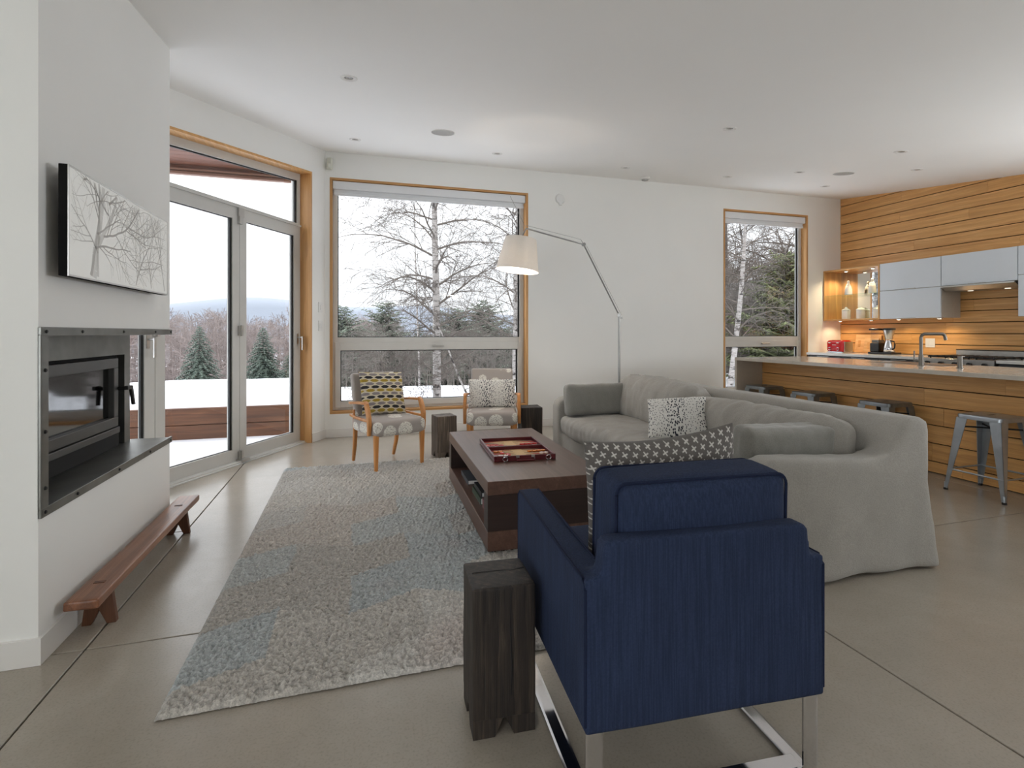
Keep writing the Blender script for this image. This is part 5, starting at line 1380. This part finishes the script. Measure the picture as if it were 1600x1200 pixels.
# distant hills
def hills():
    th = np.linspace(math.radians(-75), math.radians(85), 260); V = []; 
    P = np.stack([th*6, 0*th, 0*th], 1)
    top = 22+vnoise(P, 5, 1.2, 3)*12+12*np.exp(-((th-math.radians(-9))/0.10)**2)
    for rr_, zz in ((420, -30), (430, top*0.6), (520, top), (640, top*0.5)):
        V.append(np.stack([rr_*np.sin(th), rr_*np.cos(th), (zz if not np.isscalar(zz) else np.full(len(th), zz))], 1))
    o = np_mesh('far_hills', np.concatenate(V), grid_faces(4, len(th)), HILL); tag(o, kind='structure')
hills()

# bare trees -------------------------------------------------------
def grow(seed, h, r0, nbr, blen, spread=1.1, droop=0.5, levels=2, n1=7, lean=(0, 0), start=0.12, sides=4, twig=7, crook=0.06, minr=0.003):
    rr = random.Random(seed); trunk = []; segs = []
    p = Vector((0, 0, 0)); d = Vector((lean[0], lean[1], 1)).normalized(); N_ = 14; pts = [p.copy()]; rad = [r0]
    for i in range(N_):
        d = (d+Vector((rr.uniform(-crook, crook), rr.uniform(-crook, crook), 0.04))).normalized(); p = p+d*h/N_; pts.append(p.copy()); rad.append(r0*(1-0.86*(i+1)/N_))
    out = []
    def br(p, d, ln, r, lv):
        n = 7 if lv == 0 else 4; P_ = [p.copy()]; Rr = [r]; dd = d.copy()
        for i in range(n):
            g = droop*(i/n)*(0.30 if lv == 0 else 0.22)
            dd = (dd+Vector((rr.uniform(-.16, .16), rr.uniform(-.16, .16), rr.uniform(-.12, .12)-g))).normalized()
            p = p+dd*ln/n; P_.append(p.copy()); Rr.append(max(minr, r*(1-0.8*(i+1)/n)))
            if lv < levels:
                for _ in range(2 if lv == 0 else (2 if rr.random() < .5 else 1)):
                    a = dd.orthogonal().normalized(); a = (Matrix.Rotation(rr.uniform(0, 2*PI), 3, dd) @ a)
                    br(p, (dd*0.9+a*rr.uniform(.5, 1.0)).normalized(), ln*rr.uniform(.35, .6)*(1-0.4*i/n), max(minr, Rr[-1]*0.55), lv+1)
        out.append((P_, Rr, 3 if lv else 4))
    for k in range(nbr):
        t_ = start+(1-start)*(k+rr.random())/nbr; q = t_*N_; i = min(N_-1, int(q)); p0 = pts[i].lerp(pts[i+1], q-i)
        az = k*2.4+rr.uniform(-.4, .4); el = rr.uniform(0.15, 0.75)
        ln = blen*(1-0.55*t_)*rr.uniform(.7, 1.15)*(0.6+0.4*min(1, t_*3))
        br(p0, Vector((math.cos(az)*math.cos(el), math.sin(az)*math.cos(el), math.sin(el))), ln, max(minr, rad[i]*0.34), 0)
    return (pts, rad), out
def tubes_np(paths):
    V = []; F = []; off = 0
    for P_, Rr, n in paths:
        P_ = np.array([tuple(p) for p in P_]); L_ = len(P_); T_ = np.gradient(P_, axis=0); T_ /= np.linalg.norm(T_, axis=1, keepdims=True)+1e-9
        ref = np.where(np.abs(T_[:, 2:3]) < 0.9, np.array([[0, 0, 1.0]]), np.array([[1.0, 0, 0]])); A_ = np.cross(T_, ref); A_ /= np.linalg.norm(A_, axis=1, keepdims=True); B_ = np.cross(T_, A_)
        th = 2*PI*np.arange(n)/n; ring = P_[:, None, :]+np.array(Rr)[:, None, None]*(A_[:, None, :]*np.cos(th)[None, :, None]+B_[:, None, :]*np.sin(th)[None, :, None])
        V.append(ring.reshape(-1, 3)); i, j = np.meshgrid(np.arange(L_-1), np.arange(n), indexing='ij'); a = off+(i*n+j).ravel(); b_ = off+(i*n+(j+1) % n).ravel()
        F.append(np.stack([a, b_, b_+n, a+n], 1)); off += L_*n
    return np.concatenate(V), np.concatenate(F)
def tree(name, label, x, y, z, tm, seed, **kw):
    tr_, brs = grow(seed, **kw); r = thing(name, label, 'tree', (x, y, z))
    V, F = tubes_np([(tr_[0], tr_[1], 10)]); np_mesh('trunk', V, F, tm, r)
    V, F = tubes_np(brs); np_mesh('branches', V, F, BARK, r); return r
def gp(x, Y, z=None):
    d = ray(x, 520); p = C0+d*(Y/d.y); R2 = math.hypot(p.x, p.y)
    return p.x, p.y, (-0.16-0.135*max(0, R2-13.5)) if z is None else z
x, y, z = gp(683, 10.4); tree('birch_tree', 'white-barked birch with wide bare branches centred in the wide window', x, y, z, BIRCH, 3, h=9.5, r0=0.085, nbr=62, blen=2.3, droop=0.9, crook=0.015, start=0.03)
x, y, z = gp(805, 13.0); tree('birch_tree', 'bare birch with dense drooping twigs at the right edge of the wide window', x, y, z, BIRCH, 5, h=9.0, r0=0.08, nbr=50, blen=3.4, droop=1.3, crook=0.03, start=0.1)
x, y, z = gp(740, 9.3); tree('birch_tree', 'short leaning pale birch stem just right of the main birch', x, y, z, BIRCH, 8, h=2.6, r0=0.022, nbr=12, blen=0.8, lean=(-0.42, 0.1), droop=1.5, crook=0.05)
x, y, z = gp(655, 15.0); tree('bare_tree', 'slender bare tree left of the main birch in the wide window', x, y, z, BIRCH, 9, h=8.0, r0=0.03, nbr=34, blen=2.4, droop=1.1, crook=0.03)
x, y, z = gp(610, 9.8); tree('bare_shrub', 'low twisted bare shrub in the snow below the main birch', x, y, z, BARK, 12, h=1.0, r0=0.05, nbr=16, blen=1.3, droop=1.4, crook=0.12, start=0.0)
x, y, z = gp(1140, 10.5); tree('birch_tree', 'white birch trunk leaning right in the narrow window', x, y, z, BIRCH, 14, h=7.5, r0=0.075, nbr=34, blen=2.0, lean=(0.2, 0), droop=.8, crook=0.03)
x, y, z = gp(1205, 13.0); tree('bare_tree', 'forked bare tree in the middle of the narrow window', x, y, z, BARK, 15, h=9.0, r0=0.17, nbr=44, blen=3.2, droop=0.6, crook=0.05, lean=(0.05, 0))
x, y, z = gp(1180, 14.0); tree('birch_tree', 'thin pale birch behind the leaning one in the narrow window', x, y, z, BIRCH, 16, h=8.5, r0=0.06, nbr=36, blen=2.4, droop=.7, lean=(-.05, 0))
x, y, z = gp(1140, 15.0); tree('bare_tree', 'dense bare tree at the left edge of the narrow window', x, y, z, BARK, 18, h=8.5, r0=0.09, nbr=46, blen=2.8, droop=.7)
x, y, z = gp(880, 14.0); tree('bare_tree', 'bare tree hidden mostly behind the wall right of the wide window', x, y, z, BARK, 19, h=9, r0=0.10, nbr=44, blen=3.0, droop=.9)

# conifers
def conifer(label, x, y, z, h, rb, seed, m, name='spruce_tree', levels=34, loose=0.0, base=0.06):
    dr = 0.42 if loose < 0.2 else 0.05
    rr = random.Random(seed); r = thing(name, label, 'tree', (x, y, z)); V, F = tubes_np([([(0, 0, 0), (0, 0, h*.5), (0, 0, h)], [h*.018, h*.011, 0.01], 7)]); np_mesh('trunk', V, F, BARK, r)
    P = []; Q = []
    Vv = []; Ff = []; off = 0
    for k in range(levels):
        t_ = base+(1-base)*(k/levels); zz = h*t_; R_m = rb*(1-t_)**(0.85 if dr > .2 else .5)*(1+rr.uniform(-.12-loose, .12+loose))+0.04
        nb_ = max(5, int(13*(1-t_)+5)); a0 = rr.uniform(0, 6.28)
        for j in range(nb_):
            a = a0+2*PI*j/nb_+rr.uniform(-.2, .2); L_ = R_m*rr.uniform(.7, 1.1); up = rr.uniform(.05, .25); n = max(4, int(L_/(h*0.022)))
            ca_, sa_ = math.cos(a), math.sin(a)
            for q in range(1, n+1):
                s_ = q/n; cx = L_*s_; cz = zz+L_*(up*s_*(1 if dr > .2 else 2)-dr*s_*s_)+rr.uniform(-.02, .02)*h*.3
                wv = (L_*(0.22 if dr > .2 else 0.26)*(1-s_)+h*.014)*rr.uniform(.5, 1.4); ds = L_/n*1.6
                c0 = Vector((ca_*cx, sa_*cx, cz)); side = Vector((-sa_, ca_, 0)); fw_ = Vector((ca_, sa_, 0))
                for sd in (-1, 1):
                    tip = c0+side*sd*wv+fw_*ds*.6+Vector((0, 0, -wv*.3+rr.uniform(-.02, .02)*h*.3)); th = h*0.006
                    Vv += [c0-fw_*ds*.3, c0+fw_*ds*.45, tip, c0+Vector((0, 0, th*1.6))-fw_*ds*.05]
                    Ff += [(off, off+1, off+2), (off, off+3, off+1), (off+1, off+3, off+2), (off+2, off+3, off)]; off += 4
    np_mesh('foliage', [tuple(v) for v in Vv], Ff, m, r, smooth=False); return r
def gpr(xp, R, ytop):
    d = ray(xp, 520); d2 = Vector((d.x, d.y, 0)); k = R/d2.length; p = C0+d2*k
    ztop = 1.22+(520-ytop)*k; return p.x, p.y, ztop
for (xp, R, yt, yb_, rb, lb, m, nm, loo) in [
    (312, 26, 508, 600, 1.35, 'spruce seen through the left glass door, standing before the snowy rise', NEEDLE, 'spruce_tree', 0.0),
    (411, 24, 510, 600, 1.25, 'spruce seen through the right glass door with clear tiers of branches', NEEDLE, 'spruce_tree', 0.05),
    (455, 30, 545, 600, 1.3, 'small spruce at the right edge of the right glass door', NEEDLE, 'spruce_tree', 0.1),
    (533, 22, 478, 600, 1.5, 'dark bushy pine at the left edge of the wide window', NEEDLED, 'pine_tree', 0.3),
    (603, 24, 472, 600, 1.6, 'bushy pine between the left edge and the main birch', NEEDLED, 'pine_tree', 0.35),
    (655, 26, 505, 600, 1.2, 'small pointed spruce just left of the main birch', NEEDLE, 'spruce_tree', 0.1),
    (712, 22, 482, 600, 1.9, 'broad pine directly right of the main birch', NEEDLED, 'pine_tree', 0.35),
    (755, 24, 468, 600, 1.9, 'broad pine nearest the right side of the wide window', NEEDLED, 'pine_tree', 0.35),
    (1232, 15.5, 395, 600, 1.7, 'yellow-green pine at the right side of the narrow window', LEAFG, 'pine_tree', 0.3)]:
    x, y, zt_ = gpr(xp, R, yt); zb0 = -0.16-0.135*max(0, R-13.5); conifer(lb, x, y, zb0, zt_-zb0, rb, int(xp), m, nm, loose=loo)

# bare thickets far off: nobody could count the stems
def thicket(name, label, a0, a1, r0, r1, n, top, m, seed, nbr=9, twigr=0.012):
    rr = random.Random(seed); protos = []
    for k in range(6):
        tr_, brs = grow(seed*10+k, h=1.0, r0=0.012, nbr=nbr, blen=0.42, droop=0.2, levels=1, start=0.2, minr=twigr/7)
        V, F = tubes_np([(tr_[0][::2], [max(q, twigr/7) for q in tr_[1][::2]], 3)]+[(p[::2] if len(p) > 6 else p, q[::2] if len(p) > 6 else q, 3) for p, q, _ in brs]); protos.append((V, F))
    Vs = []; Fs = []; off = 0
    for i in range(n):
        R = rr.uniform(r0, r1); a = rr.uniform(a0, a1); x = R*math.sin(a); y = R*math.cos(a); zb_ = -0.2-0.135*max(0, R-13.5)*(math.exp(-max(0, R-60)/300))
        zt_ = 1.22+R*top(math.degrees(a))*rr.uniform(0.55, 1.05) if top(0) is not None else 0; h = max(1.0, zt_-zb_)
        V, F = protos[rr.randrange(6)]; c, s = math.cos(rr.uniform(0, 6.28)), math.sin(rr.uniform(0, 6.28)); nrm = math.hypot(c, s); c /= nrm; s /= nrm
        W = V*np.array([h*.8, h*.8, h]); W = np.stack([W[:, 0]*c-W[:, 1]*s+x, W[:, 0]*s+W[:, 1]*c+y, W[:, 2]+zb_], 1)
        Vs.append(W); Fs.append(F+off); off += len(V)
    o = np_mesh(name, np.concatenate(Vs), np.concatenate(Fs), m, None, False); tag(o, label, 'thicket', kind='stuff')
dg_ = math.radians
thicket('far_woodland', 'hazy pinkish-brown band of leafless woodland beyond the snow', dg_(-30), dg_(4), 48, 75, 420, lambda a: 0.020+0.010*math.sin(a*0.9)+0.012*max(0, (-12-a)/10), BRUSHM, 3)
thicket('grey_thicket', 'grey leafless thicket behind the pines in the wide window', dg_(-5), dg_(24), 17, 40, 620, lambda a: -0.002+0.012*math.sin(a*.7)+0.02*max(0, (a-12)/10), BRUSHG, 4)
thicket('tall_thicket', 'tall tangle of leafless trees filling the narrow window', dg_(30), dg_(56), 15, 32, 230, lambda a: 0.13, BRUSHG, 5, nbr=12)
